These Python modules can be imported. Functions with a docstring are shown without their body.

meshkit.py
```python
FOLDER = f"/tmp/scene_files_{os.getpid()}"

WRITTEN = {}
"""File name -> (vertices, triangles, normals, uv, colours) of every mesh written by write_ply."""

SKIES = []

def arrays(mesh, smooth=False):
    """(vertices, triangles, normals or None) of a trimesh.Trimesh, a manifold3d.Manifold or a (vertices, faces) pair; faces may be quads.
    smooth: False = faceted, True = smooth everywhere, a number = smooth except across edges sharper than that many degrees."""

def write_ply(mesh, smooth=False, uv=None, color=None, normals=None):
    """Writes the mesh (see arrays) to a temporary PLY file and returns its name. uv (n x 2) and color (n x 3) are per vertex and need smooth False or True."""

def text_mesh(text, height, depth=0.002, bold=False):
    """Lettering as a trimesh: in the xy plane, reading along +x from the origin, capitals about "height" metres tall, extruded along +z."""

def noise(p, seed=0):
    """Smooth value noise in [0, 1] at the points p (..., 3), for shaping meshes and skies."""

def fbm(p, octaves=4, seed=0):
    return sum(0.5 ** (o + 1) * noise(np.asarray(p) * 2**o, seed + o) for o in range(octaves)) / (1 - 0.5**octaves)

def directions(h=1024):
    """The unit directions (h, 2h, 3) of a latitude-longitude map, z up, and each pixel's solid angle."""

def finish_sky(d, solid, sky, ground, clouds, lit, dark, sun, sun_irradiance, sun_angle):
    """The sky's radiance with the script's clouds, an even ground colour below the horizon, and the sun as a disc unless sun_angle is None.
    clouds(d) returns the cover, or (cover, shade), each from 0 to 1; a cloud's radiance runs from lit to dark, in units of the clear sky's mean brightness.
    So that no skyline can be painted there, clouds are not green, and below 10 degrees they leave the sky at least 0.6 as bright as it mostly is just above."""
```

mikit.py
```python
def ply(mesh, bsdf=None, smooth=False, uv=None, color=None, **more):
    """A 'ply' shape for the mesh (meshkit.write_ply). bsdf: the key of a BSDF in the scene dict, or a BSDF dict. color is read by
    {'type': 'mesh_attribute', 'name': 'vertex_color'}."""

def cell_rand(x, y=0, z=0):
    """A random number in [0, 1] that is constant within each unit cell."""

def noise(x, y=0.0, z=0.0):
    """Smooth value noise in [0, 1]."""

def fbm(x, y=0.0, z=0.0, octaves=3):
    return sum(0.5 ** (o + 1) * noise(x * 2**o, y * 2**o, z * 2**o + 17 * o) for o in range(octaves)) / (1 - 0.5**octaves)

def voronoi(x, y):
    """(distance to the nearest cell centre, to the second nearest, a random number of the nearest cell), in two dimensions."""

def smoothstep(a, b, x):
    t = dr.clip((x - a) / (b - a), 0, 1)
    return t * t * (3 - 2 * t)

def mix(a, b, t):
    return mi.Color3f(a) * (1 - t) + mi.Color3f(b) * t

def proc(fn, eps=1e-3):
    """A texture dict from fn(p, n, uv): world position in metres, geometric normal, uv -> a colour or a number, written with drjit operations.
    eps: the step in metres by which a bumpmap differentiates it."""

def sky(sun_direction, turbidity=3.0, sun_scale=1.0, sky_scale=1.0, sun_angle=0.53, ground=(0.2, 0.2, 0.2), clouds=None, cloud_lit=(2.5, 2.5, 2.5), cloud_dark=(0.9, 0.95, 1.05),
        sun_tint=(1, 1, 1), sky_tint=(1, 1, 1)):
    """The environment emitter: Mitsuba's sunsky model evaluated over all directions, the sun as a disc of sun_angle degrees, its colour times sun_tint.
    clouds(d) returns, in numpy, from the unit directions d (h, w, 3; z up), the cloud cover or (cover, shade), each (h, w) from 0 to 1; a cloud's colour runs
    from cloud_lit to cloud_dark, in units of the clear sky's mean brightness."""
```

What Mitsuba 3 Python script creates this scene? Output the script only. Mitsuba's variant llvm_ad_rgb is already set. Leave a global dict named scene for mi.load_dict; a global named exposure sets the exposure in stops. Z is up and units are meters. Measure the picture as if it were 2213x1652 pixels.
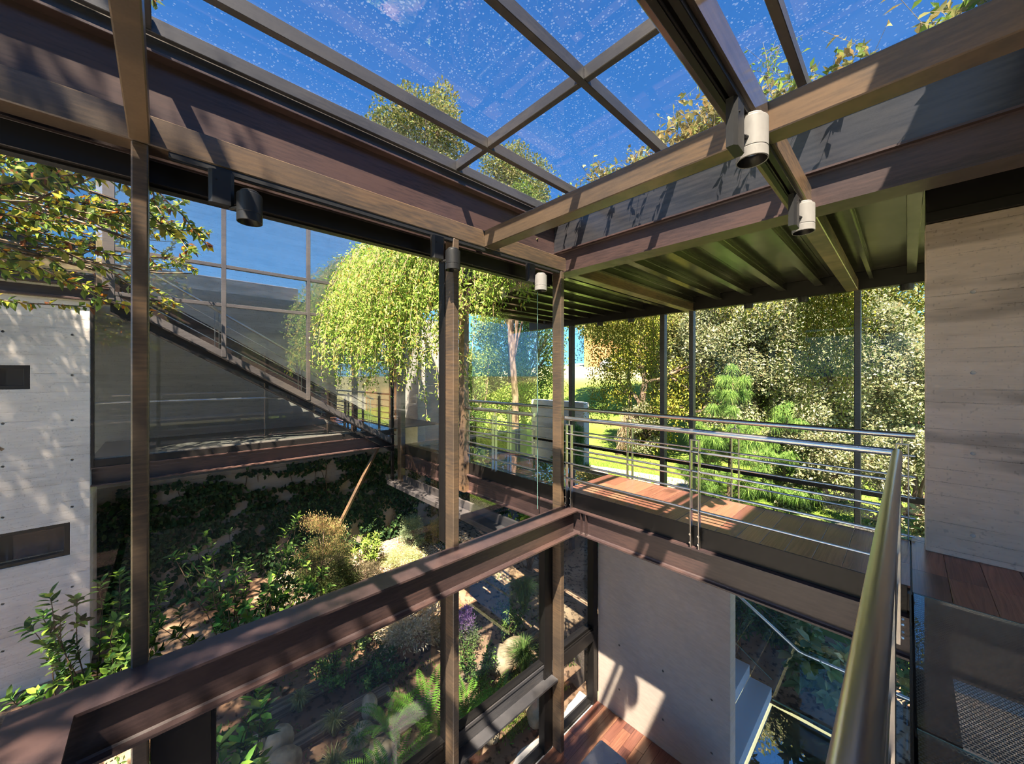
import math, random
import numpy as np, trimesh, drjit as dr, mitsuba as mi
import mikit, meshkit
from mikit import proc, noise, fbm, voronoi, cell_rand, smoothstep, mix
from manifold3d import Manifold, CrossSection
from scipy.spatial import ConvexHull

T = mi.ScalarTransform4f
rng = np.random.default_rng(7)
scene, labels = {}, {}

# ------------------------------------------------------------------ camera, sky, sun, exposure
FPX, AX, BX = 801.3, 0.72945, 0.68403            # focal length in pixels of the 2213 wide frame; view direction
scene['camera'] = {'type': 'perspective', 'fov': 2 * math.degrees(math.atan(1106.5 / FPX)), 'fov_axis': 'x',
                   'near_clip': 0.05, 'far_clip': 600.0, 'principal_point_offset_y': 12.0 / 1652.0,
                   'to_world': T().look_at(origin=[0, 0, 1.58], target=[-AX, BX, 1.58], up=[0, 0, 1])}
SUN = np.array([0.37, -0.455, 1.0])
scene['sky'] = mikit.sky(SUN, turbidity=2.6, sun_scale=2.3, sky_scale=0.80, ground=(0.16, 0.17, 0.10),
                         sky_tint=(0.46, 0.90, 1.26), sun_tint=(1.0, 0.95, 0.88))
exposure = 3.35

# ------------------------------------------------------------------ helpers
def num(key):
    if key not in scene and not any(k.startswith(key + '__') for k in scene) and key not in labels:
        return key
    i = 1
    while True:
        k = f'{key}_{i:03d}'
        if k not in scene and k not in labels and k + '#' not in _used:
            return k
        i += 1
_used, _count = set(), {}
def name(key):
    """the next free key: chair, chair_001, chair_002 ..."""
    n = _count.get(key, 0); _count[key] = n + 1
    return key if n == 0 else f'{key}_{n:03d}'
def thing(key, label, cat, group=None):
    k = name(key); labels[k] = {'label': label, 'category': cat}
    if group: labels[k]['group'] = group
    return k
def part(parent, key, shape, label=None, stuff=False):
    k = name(parent + '__' + key); scene[k] = shape
    if label or stuff:
        labels[k] = {}
        if label: labels[k]['label'] = label
        if stuff: labels[k]['kind'] = 'stuff'
    return k
def one(key, shape, label, cat, group=None, kind=None):
    k = name(key); scene[k] = shape; labels[k] = {'label': label, 'category': cat}
    if group: labels[k]['group'] = group
    if kind: labels[k]['kind'] = kind
    return k
def struct(key, shape, label, cat):
    if shape is None:
        k = name(key); labels[k] = {'label': label, 'category': cat, 'kind': 'structure'}; return k
    return one(key, shape, label, cat, kind='structure')
def ply(m, b, smooth=False, **k): return mikit.ply(m, b, smooth, **k)

_BT = np.array([[0,1,3],[0,3,2],[4,6,7],[4,7,5],[0,4,5],[0,5,1],[2,3,7],[2,7,6],[0,2,6],[0,6,4],[1,5,7],[1,7,3]])
def hull(p):
    h = ConvexHull(np.asarray(p, float)); v = h.points; f = h.simplices.copy()
    n = np.cross(v[f[:,1]] - v[f[:,0]], v[f[:,2]] - v[f[:,0]])
    bad = (n * h.equations[:, :3]).sum(1) < 0
    f[bad] = f[bad][:, ::-1]
    return trimesh.Trimesh(v, f, process=False)
def box(x0, x1, y0, y1, z0, z1, c=0.0):
    a, b = np.array([min(x0,x1), min(y0,y1), min(z0,z1)], float), np.array([max(x0,x1), max(y0,y1), max(z0,z1)], float)
    if c <= 0:
        v = np.array([[(a,b)[i][0], (a,b)[j][1], (a,b)[k][2]] for i in (0,1) for j in (0,1) for k in (0,1)])
        return trimesh.Trimesh(v, _BT, process=False)
    c = min(c, 0.45 * (b - a).min()); pts = []
    for i in (0,1):
        for j in (0,1):
            for k in (0,1):
                q = np.array([(a,b)[i][0], (a,b)[j][1], (a,b)[k][2]]); s = np.array([1-2*i, 1-2*j, 1-2*k]) * c
                for ax in range(3):
                    r = q + s; r[ax] = q[ax]; pts.append(r)
    return hull(pts)
def join(*ms):
    return trimesh.util.concatenate([trimesh.Trimesh(np.asarray(m.vertices), np.asarray(m.faces), process=False) for m in ms])
def prism(poly, axis, a, b):
    """extrude the closed 2D polygon along a world axis from a to b; polygon coordinates are the two other axes in order"""
    cs = CrossSection([np.asarray(poly, float)]); 
    if cs.area() <= 0: cs = CrossSection([np.asarray(poly, float)[::-1]])
    m = Manifold.extrude(cs, b - a).to_mesh(); v = m.vert_properties[:, :3].astype(float); f = m.tri_verts
    u, w, t = v[:,0], v[:,1], v[:,2] + a
    if axis == 'x': v = np.stack([t, u, w], 1)
    elif axis == 'y': v = np.stack([u, t, w], 1); f = f[:, ::-1]
    else: v = np.stack([u, w, t], 1)
    return trimesh.Trimesh(v, f, process=False)
def isection(c, z0, z1, width, tf=0.018, tw=0.012, r=0.012, web=None):
    h = width / 2; w = tw / 2; m = c if web is None else web
    return [(c-h, z0), (c+h, z0), (c+h, z0+tf), (m+w+r, z0+tf), (m+w, z0+tf+r), (m+w, z1-tf-r), (m+w+r, z1-tf), (c+h, z1-tf), (c+h, z1),
            (c-h, z1), (c-h, z1-tf), (m-w-r, z1-tf), (m-w, z1-tf-r), (m-w, z0+tf+r), (m-w-r, z0+tf), (c-h, z0+tf)]
def tube(pts, rad, sides=8, cap=True):
    p = np.asarray(pts, float); n = len(p); rad = np.broadcast_to(np.asarray(rad, float), (n,))
    t = np.gradient(p, axis=0); t /= np.linalg.norm(t, axis=1, keepdims=True) + 1e-12
    a = np.zeros_like(p); ref = np.array([0,0,1.0]) if abs(t[0,2]) < 0.9 else np.array([1.0,0,0])
    prev = np.cross(t[0], ref); prev /= np.linalg.norm(prev)
    for i in range(n):
        prev = prev - t[i] * (prev @ t[i]); prev /= np.linalg.norm(prev) + 1e-12; a[i] = prev
    b = np.cross(t, a); ang = np.arange(sides) * 2 * np.pi / sides
    v = (p[:,None] + rad[:,None,None] * (np.cos(ang)[None,:,None] * a[:,None] + np.sin(ang)[None,:,None] * b[:,None])).reshape(-1, 3)
    i, j = np.meshgrid(np.arange(n-1), np.arange(sides), indexing='ij'); j2 = (j + 1) % sides
    q = np.stack([i*sides+j, i*sides+j2, (i+1)*sides+j2, (i+1)*sides+j], -1).reshape(-1, 4)
    f = [np.vstack([q[:, [0,1,2]], q[:, [0,2,3]]])]
    if cap:
        v = np.vstack([v, p[0], p[-1]]); k = len(v); j = np.arange(sides); j2 = (j+1) % sides
        f.append(np.stack([j2, j, 0*j + k-2], 1)); f.append(np.stack([(n-1)*sides+j, (n-1)*sides+j2, 0*j + k-1], 1))
    return trimesh.Trimesh(v, np.vstack(f), process=False)
def cyl(p0, p1, r, sides=20): return tube([p0, p1], r, sides)
def lathe(prof, center, sides=28):
    prof = np.asarray(prof, float); ang = np.arange(sides) * 2*np.pi/sides; n = len(prof)
    v = np.stack([prof[:,None,0]*np.cos(ang), prof[:,None,0]*np.sin(ang), np.broadcast_to(prof[:,None,1], (n, sides))], -1).reshape(-1, 3) + center
    i, j = np.meshgrid(np.arange(n-1), np.arange(sides), indexing='ij'); j2 = (j+1) % sides
    q = np.stack([i*sides+j, i*sides+j2, (i+1)*sides+j2, (i+1)*sides+j], -1).reshape(-1, 4)
    return trimesh.Trimesh(v, np.vstack([q[:, [0,1,2]], q[:, [0,2,3]]]), process=False)
def sub(m, *cut):
    def M(x): return Manifold(mesh=__import__('manifold3d').Mesh(np.asarray(x.vertices, np.float32), np.asarray(x.faces, np.uint32)))
    b = M(m)
    for c in cut: b = b - M(c)
    mm = b.to_mesh(); return trimesh.Trimesh(mm.vert_properties[:, :3].astype(float), mm.tri_verts, process=False)
def grid(f, x0, x1, y0, y1, nx, ny):
    x, y = np.meshgrid(np.linspace(x0, x1, nx), np.linspace(y0, y1, ny), indexing='ij')
    v = np.stack([x, y, f(x, y)], -1).reshape(-1, 3); i, j = np.meshgrid(np.arange(nx-1), np.arange(ny-1), indexing='ij')
    q = np.stack([i*ny+j, (i+1)*ny+j, (i+1)*ny+j+1, i*ny+j+1], -1).reshape(-1, 4)
    return trimesh.Trimesh(v, np.vstack([q[:, [0,1,2]], q[:, [0,2,3]]]), process=False)

def sheet(x0, x1, y0, y1, z0, z1):
    """a single sheet in the middle of the thinnest side of the box"""
    d = [abs(x1-x0), abs(y1-y0), abs(z1-z0)]; k = int(np.argmin(d)); a, b = [x0, y0, z0], [x1, y1, z1]
    m = (a[k] + b[k]) / 2; u, w = [i for i in range(3) if i != k]; v = []
    for s, t in ((0,0), (1,0), (1,1), (0,1)):
        q = [0, 0, 0]; q[k] = m; q[u] = (a, b)[s][u]; q[w] = (a, b)[t][w]; v.append(q)
    return trimesh.Trimesh(v, [[0,1,2], [0,2,3]], process=False)
def poly_x(pts, x):
    n = len(pts); return trimesh.Trimesh([[x, p[0], p[1]] for p in pts], [[0, i, i+1] for i in range(1, n-1)], process=False)

# ------------------------------------------------------------------ materials
def C(r, g, b): return {'type': 'rgb', 'value': [r, g, b]}
def princ(color, rough=0.5, spec=0.5, metal=0.0, **k):
    col = color if isinstance(color, dict) else C(*color)
    return {'type': 'principled', 'base_color': col, 'roughness': rough, 'specular': spec, 'metallic': metal, **k}
def two(b): return {'type': 'twosided', 'bsdf': b}
def bump(b, fn, scale, eps=2e-3): return {'type': 'bumpmap', 'arbitrary': proc(fn, eps), 'scale': scale, 'bsdf': b}
def mat(key, d): scene[key] = d; return key
def steel(lo, hi, rust, s=1.0):
    def fn(p, n, uv):
        a = fbm(p.x*1.7*s, p.y*1.7*s, p.z*2.6*s, 4); b = fbm(p.x*9*s + p.z*2, p.y*9*s + p.z*2, p.z*60*s + 5, 3); c = fbm(p.x*1.1*s + 9, p.y*1.1*s, p.z*1.7*s, 3); d = noise(p.x*140, p.y*140, p.z*140)
        col = mix(lo, hi, smoothstep(0.28, 0.72, a * 0.7 + b * 0.3)) * (0.93 + 0.14*d)
        return mix(col, rust, smoothstep(0.46, 0.72, c * 0.7 + b * 0.3) * 0.55)
    return proc(fn)
mat('m_steel', two(princ(steel((.058,.044,.035), (.108,.075,.050), (.180,.108,.056)), 0.32, 0.8)))
mat('m_steel_red', two(princ(steel((.034,.022,.024), (.060,.038,.038), (.090,.050,.042)), 0.40, 0.65)))
mat('m_steel_black', two(princ((.0075,.0068,.0072), 0.42, 0.4)))
mat('m_steel_grey', two(princ(steel((.034,.034,.040), (.060,.059,.066), (.075,.065,.058)), 0.40, 0.6)))
mat('m_steel_blue', two(princ(steel((.016,.018,.026), (.040,.042,.052), (.05,.045,.045), 0.6), 0.22, 0.8)))
mat('m_steel_mirror', two(princ(steel((.05,.04,.035), (.09,.07,.055), (.10,.07,.05), 0.6), 0.10, 0.9, clearcoat=.8, clearcoat_gloss=.95)))
mat('m_deck', two(princ(steel((.016,.016,.014), (.030,.028,.024), (.04,.03,.022), 0.7), 0.20, 0.9)))
mat('m_stainless', two(princ((.66,.65,.64), 0.30, 0.5, 1.0)))
mat('m_stainless_dull', two(princ((.46,.43,.40), 0.36, 0.5, 1.0)))
mat('m_paint_dark', two(princ((.014,.015,.018), 0.45, 0.5)))
mat('m_paint_grey', two(princ((.25,.245,.245), 0.5, 0.35)))
mat('m_lens', two(princ((.75,.75,.75), 0.08, 0.5, 1.0)))
def concrete(base, board, seed=0.0, stain=0.25):
    def fn(p, n, uv):
        h = p.x + p.y
        big = fbm(h*0.55 + seed, p.z*0.9, seed, 4); fine = fbm(h*9 + seed, p.z*45, 3.0, 3); spk = noise(h*60, p.z*60, seed)
        row = dr.floor(p.z / board); tone = cell_rand(row, dr.floor(h/2.3 + row*0.37), seed + 2)
        f = p.z / board - row; line = smoothstep(0.045, 0.0, f) * smoothstep(0.35, 0.62, fbm(h*2.3 + row*7, row, seed, 3))
        k = 0.80 + 0.28*big + 0.10*(tone - 0.5) + 0.14*(fine - 0.5) - 0.38*line - 0.16*smoothstep(0.80, 0.95, spk)
        k = k - stain*smoothstep(0.56, 0.78, fbm(h*1.1 + 4, p.z*5.0, seed + 8, 3))*0.6
        return mi.Color3f(base) * k
    return proc(fn)
def board_relief(board, seed=0.0):
    def fn(p, n, uv):
        h = p.x + p.y; row = dr.floor(p.z / board); f = p.z / board - row
        return smoothstep(0.0, 0.05, f)*smoothstep(1.0, 0.97, f) + 0.25*fbm(h*2.5, p.z*40, seed, 3) + 0.4*cell_rand(row, dr.floor(h/2.3 + row*0.37), seed)
    return fn
mat('m_concrete_left', bump(two(princ(concrete((.60,.595,.585), .135, 3.0), 0.85, 0.2)), board_relief(.135, 3.0), 0.004))
mat('m_concrete_right', bump(two(princ(concrete((.70,.58,.49), .122, 11.0, .55), 0.8, 0.25)), board_relief(.122, 11.0), 0.004))
mat('m_concrete_inner', bump(two(princ(concrete((.46,.45,.44), .125, 21.0), 0.8, 0.25)), board_relief(.125, 21.0), 0.003))
def living(p, n, uv):
    g = fbm(p.x*0.8, p.z*1.4 + p.x*0.6, 4.0, 4); f = fbm(p.x*14, (p.z + p.x*0.12)*50, 2.0, 3)
    return mi.Color3f(.44,.375,.335) * (0.84 + 0.24*g + 0.20*(f - 0.5))
mat('m_concrete_living', two(princ(proc(living), 0.8, 0.25)))
mat('m_concrete_step', two(princ((.50,.49,.50), 0.6, 0.35)))
mat('m_garden_wall', two(princ(concrete((.29,.26,.23), .40, 31.0), 0.9, 0.2)))
def wood(a, b, along, seed):
    def fn(p, n, uv):
        u, v = (p.y, p.x) if along == 'y' else (p.x, p.y)
        w = fbm(u*0.9 + seed, v*9.0, seed, 3); g = fbm(u*2.5 + seed*3, v*150 + w*22, seed, 3); d = fbm(u*14 + seed, v*420, 1.0 + seed, 2)
        knot = smoothstep(0.70, 0.86, fbm(u*1.9 + seed*5, v*6.0, seed + 2, 3))
        return mix(mix(a, b, smoothstep(0.22, 0.78, g*0.65 + w*0.35)), (a[0]*.35, a[1]*.35, a[2]*.38), knot*0.6 + smoothstep(0.6, 0.85, d)*0.22)
    return proc(fn)
WOODS = []
for i, (a, b) in enumerate([((0.140,0.058,0.042), (0.263,0.122,0.079)), ((0.095,0.038,0.032), (0.185,0.079,0.056)), ((0.174,0.079,0.052), (0.308,0.154,0.096)), ((0.062,0.028,0.026), (0.129,0.055,0.045)), ((0.123,0.049,0.035), (0.224,0.100,0.067))]):
    WOODS.append(mat(f'm_wood_{i}', princ(wood(a, b, 'y', 3.7*i), 0.26, 0.6)))
mat('m_sill_wood', two(princ((.42,.31,.21), 0.5, 0.35)))
mat('m_door_wood', two(princ((.26,.13,.06), 0.5, 0.35)))
mat('m_glass', {'type': 'thindielectric', 'int_ior': 1.5})
mat('m_glass_roof', {'type': 'thindielectric', 'int_ior': 1.5, 'specular_transmittance': C(.56,.61,.66)})
mat('m_glass_clear', {'type': 'thindielectric', 'int_ior': 1.5, 'specular_reflectance': C(.15,.15,.15)})
mat('m_glass_mirror', {'type': 'thindielectric', 'int_ior': 2.5, 'specular_transmittance': C(.80,.86,.88)})
mat('m_glass_edge', two(princ((.13,.24,.22), 0.15, 0.6)))
def frit(p, n, uv):
    a = p.x * 62; b = p.y * 62; r = dr.floor(b); a = a + 0.5*(r - 2*dr.floor(r*0.5))
    d = dr.sqrt(dr.square(a - dr.floor(a) - .5) + dr.square((b - r) - .5))
    return smoothstep(0.44, 0.36, d)
mat('m_frit', two(princ((.055,.066,.066), 0.45, 0.4)))
mat('m_glass_frit', {'type': 'blendbsdf', 'weight': proc(frit), 'a': {'type': 'thindielectric', 'int_ior': 1.55}, 'b': two(princ((.070,.085,.085), 0.5, 0.4))})
mat('m_glass_floor', {'type': 'thindielectric', 'int_ior': 1.6, 'specular_transmittance': C(.80,.90,.88)})
def fabric(p, n, uv): return mi.Color3f(.31,.31,.345) * (0.9 + 0.2*noise(p.x*220, p.y*220, p.z*220))
mat('m_fabric', two(princ(proc(fabric), 0.9, 0.15, sheen=0.4)))
def soil(p, n, uv):
    a = fbm(p.x*1.1, p.y*1.1, 0, 4); b = fbm(p.x*16, p.y*16, p.z*16, 3)
    return mix(mix((.17,.105,.070), (.33,.235,.165), smoothstep(0.3, 0.7, a)), (.055,.036,.026), smoothstep(0.50, 0.72, b))
mat('m_soil', two(princ(proc(soil), 0.95, 0.1)))
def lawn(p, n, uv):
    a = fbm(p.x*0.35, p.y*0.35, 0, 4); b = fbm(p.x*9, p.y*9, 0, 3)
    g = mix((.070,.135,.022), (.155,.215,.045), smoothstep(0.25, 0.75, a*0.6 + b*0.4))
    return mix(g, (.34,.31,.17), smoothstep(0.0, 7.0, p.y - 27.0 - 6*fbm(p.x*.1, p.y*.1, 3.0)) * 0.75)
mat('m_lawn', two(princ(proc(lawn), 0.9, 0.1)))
def bark(p, n, uv):
    b = fbm(p.x*14, p.y*14, p.z*4, 4); return mix((.055,.040,.030), (.20,.155,.12), smoothstep(0.3, 0.7, b))
mat('m_bark', two(princ(proc(bark), 0.9, 0.1)))
mat('m_twig', two(princ((.11,.075,.055), 0.8, 0.2)))
mat('m_twig_pale', two(princ((.36,.27,.19), 0.8, 0.2)))
def rock(p, n, uv):
    a = fbm(p.x*6, p.y*6, p.z*6, 4); return mix((.24,.19,.125), (.50,.43,.31), smoothstep(0.25, 0.75, a))
mat('m_rock', two(princ(proc(rock), 0.85, 0.2)))
def sleeper(p, n, uv):
    g = fbm(p.y*2, p.x*55, p.z*55, 3); return mix((.105,.080,.060), (.27,.21,.155), smoothstep(0.25, 0.75, g))
mat('m_sleeper', two(princ(proc(sleeper), 0.85, 0.2)))
VC = {'type': 'mesh_attribute', 'name': 'vertex_color'}
mat('m_leaf', {'type': 'principledthin', 'base_color': VC, 'roughness': 0.45, 'diff_trans': 0.55, 'spec_trans': 0.0, 'eta': 1.4})
mat('m_leaf_gloss', {'type': 'principledthin', 'base_color': VC, 'roughness': 0.22, 'diff_trans': 0.40, 'spec_trans': 0.0, 'eta': 1.6})
mat('m_leaf_dull', two(princ(VC, 0.8, 0.2)))

# ------------------------------------------------------------------ ground
GY0, GY1 = -9.0, 46.0
def ground_z(x, y):
    x = np.asarray(x, float); y = np.asarray(y, float)
    court = -3.86 + 0.215 * np.clip(-3.7 - x, 0, 7.5) 
    far = np.interp(y, [4.0, 7.6, 8.9, 10.5, 13, 18, 24, 30, 40, 60], [0, -0.05, 0.25, 1.0, 1.55, 1.7, 2.2, 4.3, 6.3, 8.0]) - 3.86
    w = np.clip((y - 6.0) / 3.0, 0, 1); w = w*w*(3-2*w)
    z = court*(1-w) + np.maximum(far, court*0.0 - 4) * w
    return z + 0.10 * (meshkit.fbm(np.stack([x*0.9, y*0.9, 0*x], -1)) - 0.5) + 0.03*(meshkit.noise(np.stack([x*4, y*4, 0*x], -1)) - .5)
struct('ground', ply(grid(ground_z, -9.6, -3.66, -9.0, 10.0, 90, 230), 'm_soil', True), 'brown garden soil sloping up from the window wall to the ivy wall', 'ground')
struct('ground', ply(join(grid(ground_z, -3.66, 3.0, 7.4, 10.2, 40, 30)), 'm_soil', True), 'dark soil below the stair glazing under the bridge', 'ground')
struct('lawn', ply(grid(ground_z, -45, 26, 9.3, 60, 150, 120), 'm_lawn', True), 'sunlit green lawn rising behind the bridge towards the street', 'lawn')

# ------------------------------------------------------------------ lower living room floor
k = struct('floor', None, 'glossy reddish brown plank floor of the living room at the foot of the post', 'floor')
part(k, 'subfloor', ply(box(-3.53, 3.0, -6, 5.22, -3.95, -3.795), 'm_concrete_step'))
def planks(parent, xs, y0, y1, ztop, gap=0.0025, seed=1, lmin=0.9, lmax=1.9, cut=None):
    r = np.random.default_rng(seed)
    for i in range(len(xs) - 1):
        y = y0 - r.uniform(0, lmax*0.8)
        while y < y1:
            e = y + r.uniform(lmin, lmax); a, b = max(y, y0), min(e, y1)
            if b - a < 0.25 and b < y1: e = a + 0.5; b = min(e, y1)
            if b - a > 0.02:
                m = box(xs[i] + gap/2, xs[i+1] - gap/2, a + gap/2, b - gap/2, ztop - 0.02, ztop - r.uniform(0, .0006), 0.0015)
                part(parent, 'plank', ply(m, WOODS[r.choice(5, p=[.3,.24,.2,.06,.2])]))
            y = e
planks(k, np.arange(-3.50, -1.35, 0.135), 2.7, 5.215, -3.77, seed=3, lmin=.5, lmax=1.2)

# ------------------------------------------------------------------ bridge and landing floor
br = thing('bridge', 'footbridge of reddish planks and glass panels crossing behind the handrail', 'bridge')
part(br, 'near_beam', ply(prism(isection(4.285, -.60, -.27, .27, web=4.213), 'x', -8.36, 2.19), 'm_steel_red'))
part(br, 'far_beam', ply(prism(isection(5.33, -.60, -.27, .20), 'x', -8.36, 2.19), 'm_steel_red'))
part(br, 'edge_plate', ply(box(-8.42, 0.0, 4.213, 4.225, -.268, -.05, .002), 'm_steel_black'))
part(br, 'far_edge_plate', ply(box(-8.42, 2.19, 5.40, 5.412, -.268, -.05, .002), 'm_steel_black'))
for x in np.arange(-7.9, 1.8, 0.9): part(br, 'cross_beam', ply(prism(isection(x, -.25, -.085, .08, .008, .006, .004), 'y', 4.29, 5.33), 'm_steel_red'))
planks(br, np.arange(-3.40, 0.021, 0.201), 4.227, 5.398, -.05, seed=5, lmin=.7, lmax=2.2)
for i, x in enumerate(np.arange(-8.40, -3.5, 1.25)):
    part(br, 'glass_panel', ply(sheet(x + .004, x + 1.246, 4.227, 5.398, -.078, -.05), 'm_glass_floor'))
k = struct('floor', None, 'reddish brown plank floor of the landing below the concrete wall', 'floor')
part(k, 'subfloor', ply(box(0.0, 2.2, 4.125, 5.5, -.20, -.072), 'm_steel_black'))
planks(k, [0.025, .225, .43, .64, .85, 1.06, 1.27, 1.5, 1.8, 2.1], 4.125, 5.6, -.05, seed=9, lmin=.45, lmax=1.0)
k = struct('floor', None, 'dark dotted walk-on glass floor at the right edge beside the handrail', 'floor')
for y0, y1 in ((2.56, 4.118), (.95, 2.545), (-.8, .935)):
    part(k, 'glass_panel', ply(sheet(0.032, 1.6, y0, y1, -.052, -.0501), 'm_glass_frit'))
    part(k, 'panel_edge', ply(box(0.030, 1.6, y1 - .006, y1, -.075, -.049, .001), 'm_glass_edge'))
part(k, 'edge_angle', ply(join(box(0.010, 0.020, -.8, 4.12, -.20, -.046), box(.010, .05, -.8, 4.12, -.20, -.19)), 'm_steel_black'))
part(k, 'edge_beam', ply(prism(isection(0.10, -.60, -.27, .18), 'y', -.8, 4.15), 'm_steel_red'))
for y in (2.552, .943): part(k, 'panel_support', ply(box(.02, 1.6, y - .03, y + .03, -.20, -.078, .003), 'm_steel_black'))

# ------------------------------------------------------------------ concrete walls
holes = [cyl([x, 5.1, z], [x, 5.24, z], .017, 14) for x in (.396, 1.12) for z in (.174, .90, 1.613, 2.327)]
k = struct('wall_right', ply(sub(box(.116, 2.4, 5.2, 5.5, -.05, 3.0, .006), *holes), 'm_concrete_right', 20), 'board-marked beige concrete wall rising from the landing at the right edge', 'wall')
for x in (.396,):
    for z in (.174, .90, 1.613, 2.327): part(k, 'tie_hole_plug', ply(lathe([[0, 0], [.012, 0], [.021, .004], [.024, 0.0]], [0, 0, 0]), 'm_concrete_step', to_world=T().translate([x, 5.218, z]).rotate([1, 0, 0], 90)))
holes = [cyl([x, 5.1, z], [x, 5.25, z], .016, 12) for x in (-3.1, -2.4, -1.75) for z in (-3.35, -2.65)]
k = struct('wall_living', ply(sub(box(-3.49, -1.532, 5.22, 5.43, -3.80, -.602, .006), *holes), 'm_concrete_living', 20), 'smooth pinkish grey concrete wall under the bridge behind the sofa', 'wall')
struct('wall_lower', ply(box(.21, 3.0, 5.24, 5.5, -3.8, -1.28, .005), 'm_concrete_right'), 'beige concrete wall seen below through the dotted glass floor', 'wall')
# the house across the garden
HX = -8.5
yb = [(-1.387, 1.40, 1.737), (-1.022, -1.07, -.583)]
cuts = [box(HX - .35, HX + .1, -7, y, a, b) for y, a, b in yb]
cuts += [cyl([HX - .05, y, z], [HX + .05, y, z], .017, 10) for y in (-1.0, -1.62, -2.3) for z in (-2.2, -1.55, -.36, .34, .93, 1.60, 2.2)]
k = struct('wall_left', ply(sub(box(HX - .30, HX, -8.0, -.82, -4.2, 2.73, .006), *cuts), 'm_concrete_left', 20), 'pale board-marked concrete house wall with leaf shadows at the left edge', 'wall')
part(k, 'end_return', ply(box(HX - .75, HX - .30, -1.05, -.82, -4.2, -.10, .005), 'm_concrete_inner'))
for n, (y, a, b) in enumerate(yb):
    w = struct(f'window_{n+1}', None, ['dark slot window in the concrete house wall, upper of two', 'dark framed slot window in the sunlit concrete house wall, lower of two'][n], 'window')
    part(w, 'frame', ply(join(box(HX - .12, HX - .015, -6.9, y, a, a + .05, .004), box(HX - .12, HX - .015, -6.9, y, b - .05, b, .004), box(HX - .12, HX - .015, y - .06, y, a, b, .004)), 'm_steel_black'))
    part(w, 'pane', ply(sheet(HX - .07, HX - .066, -6.9, y - .06, a + .05, b - .05), 'm_glass'))
    part(w, 'blind', ply(box(HX - .30, HX - .27, -6.9, y - .02, a + .02, b - .02), 'm_steel_black'))

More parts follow.
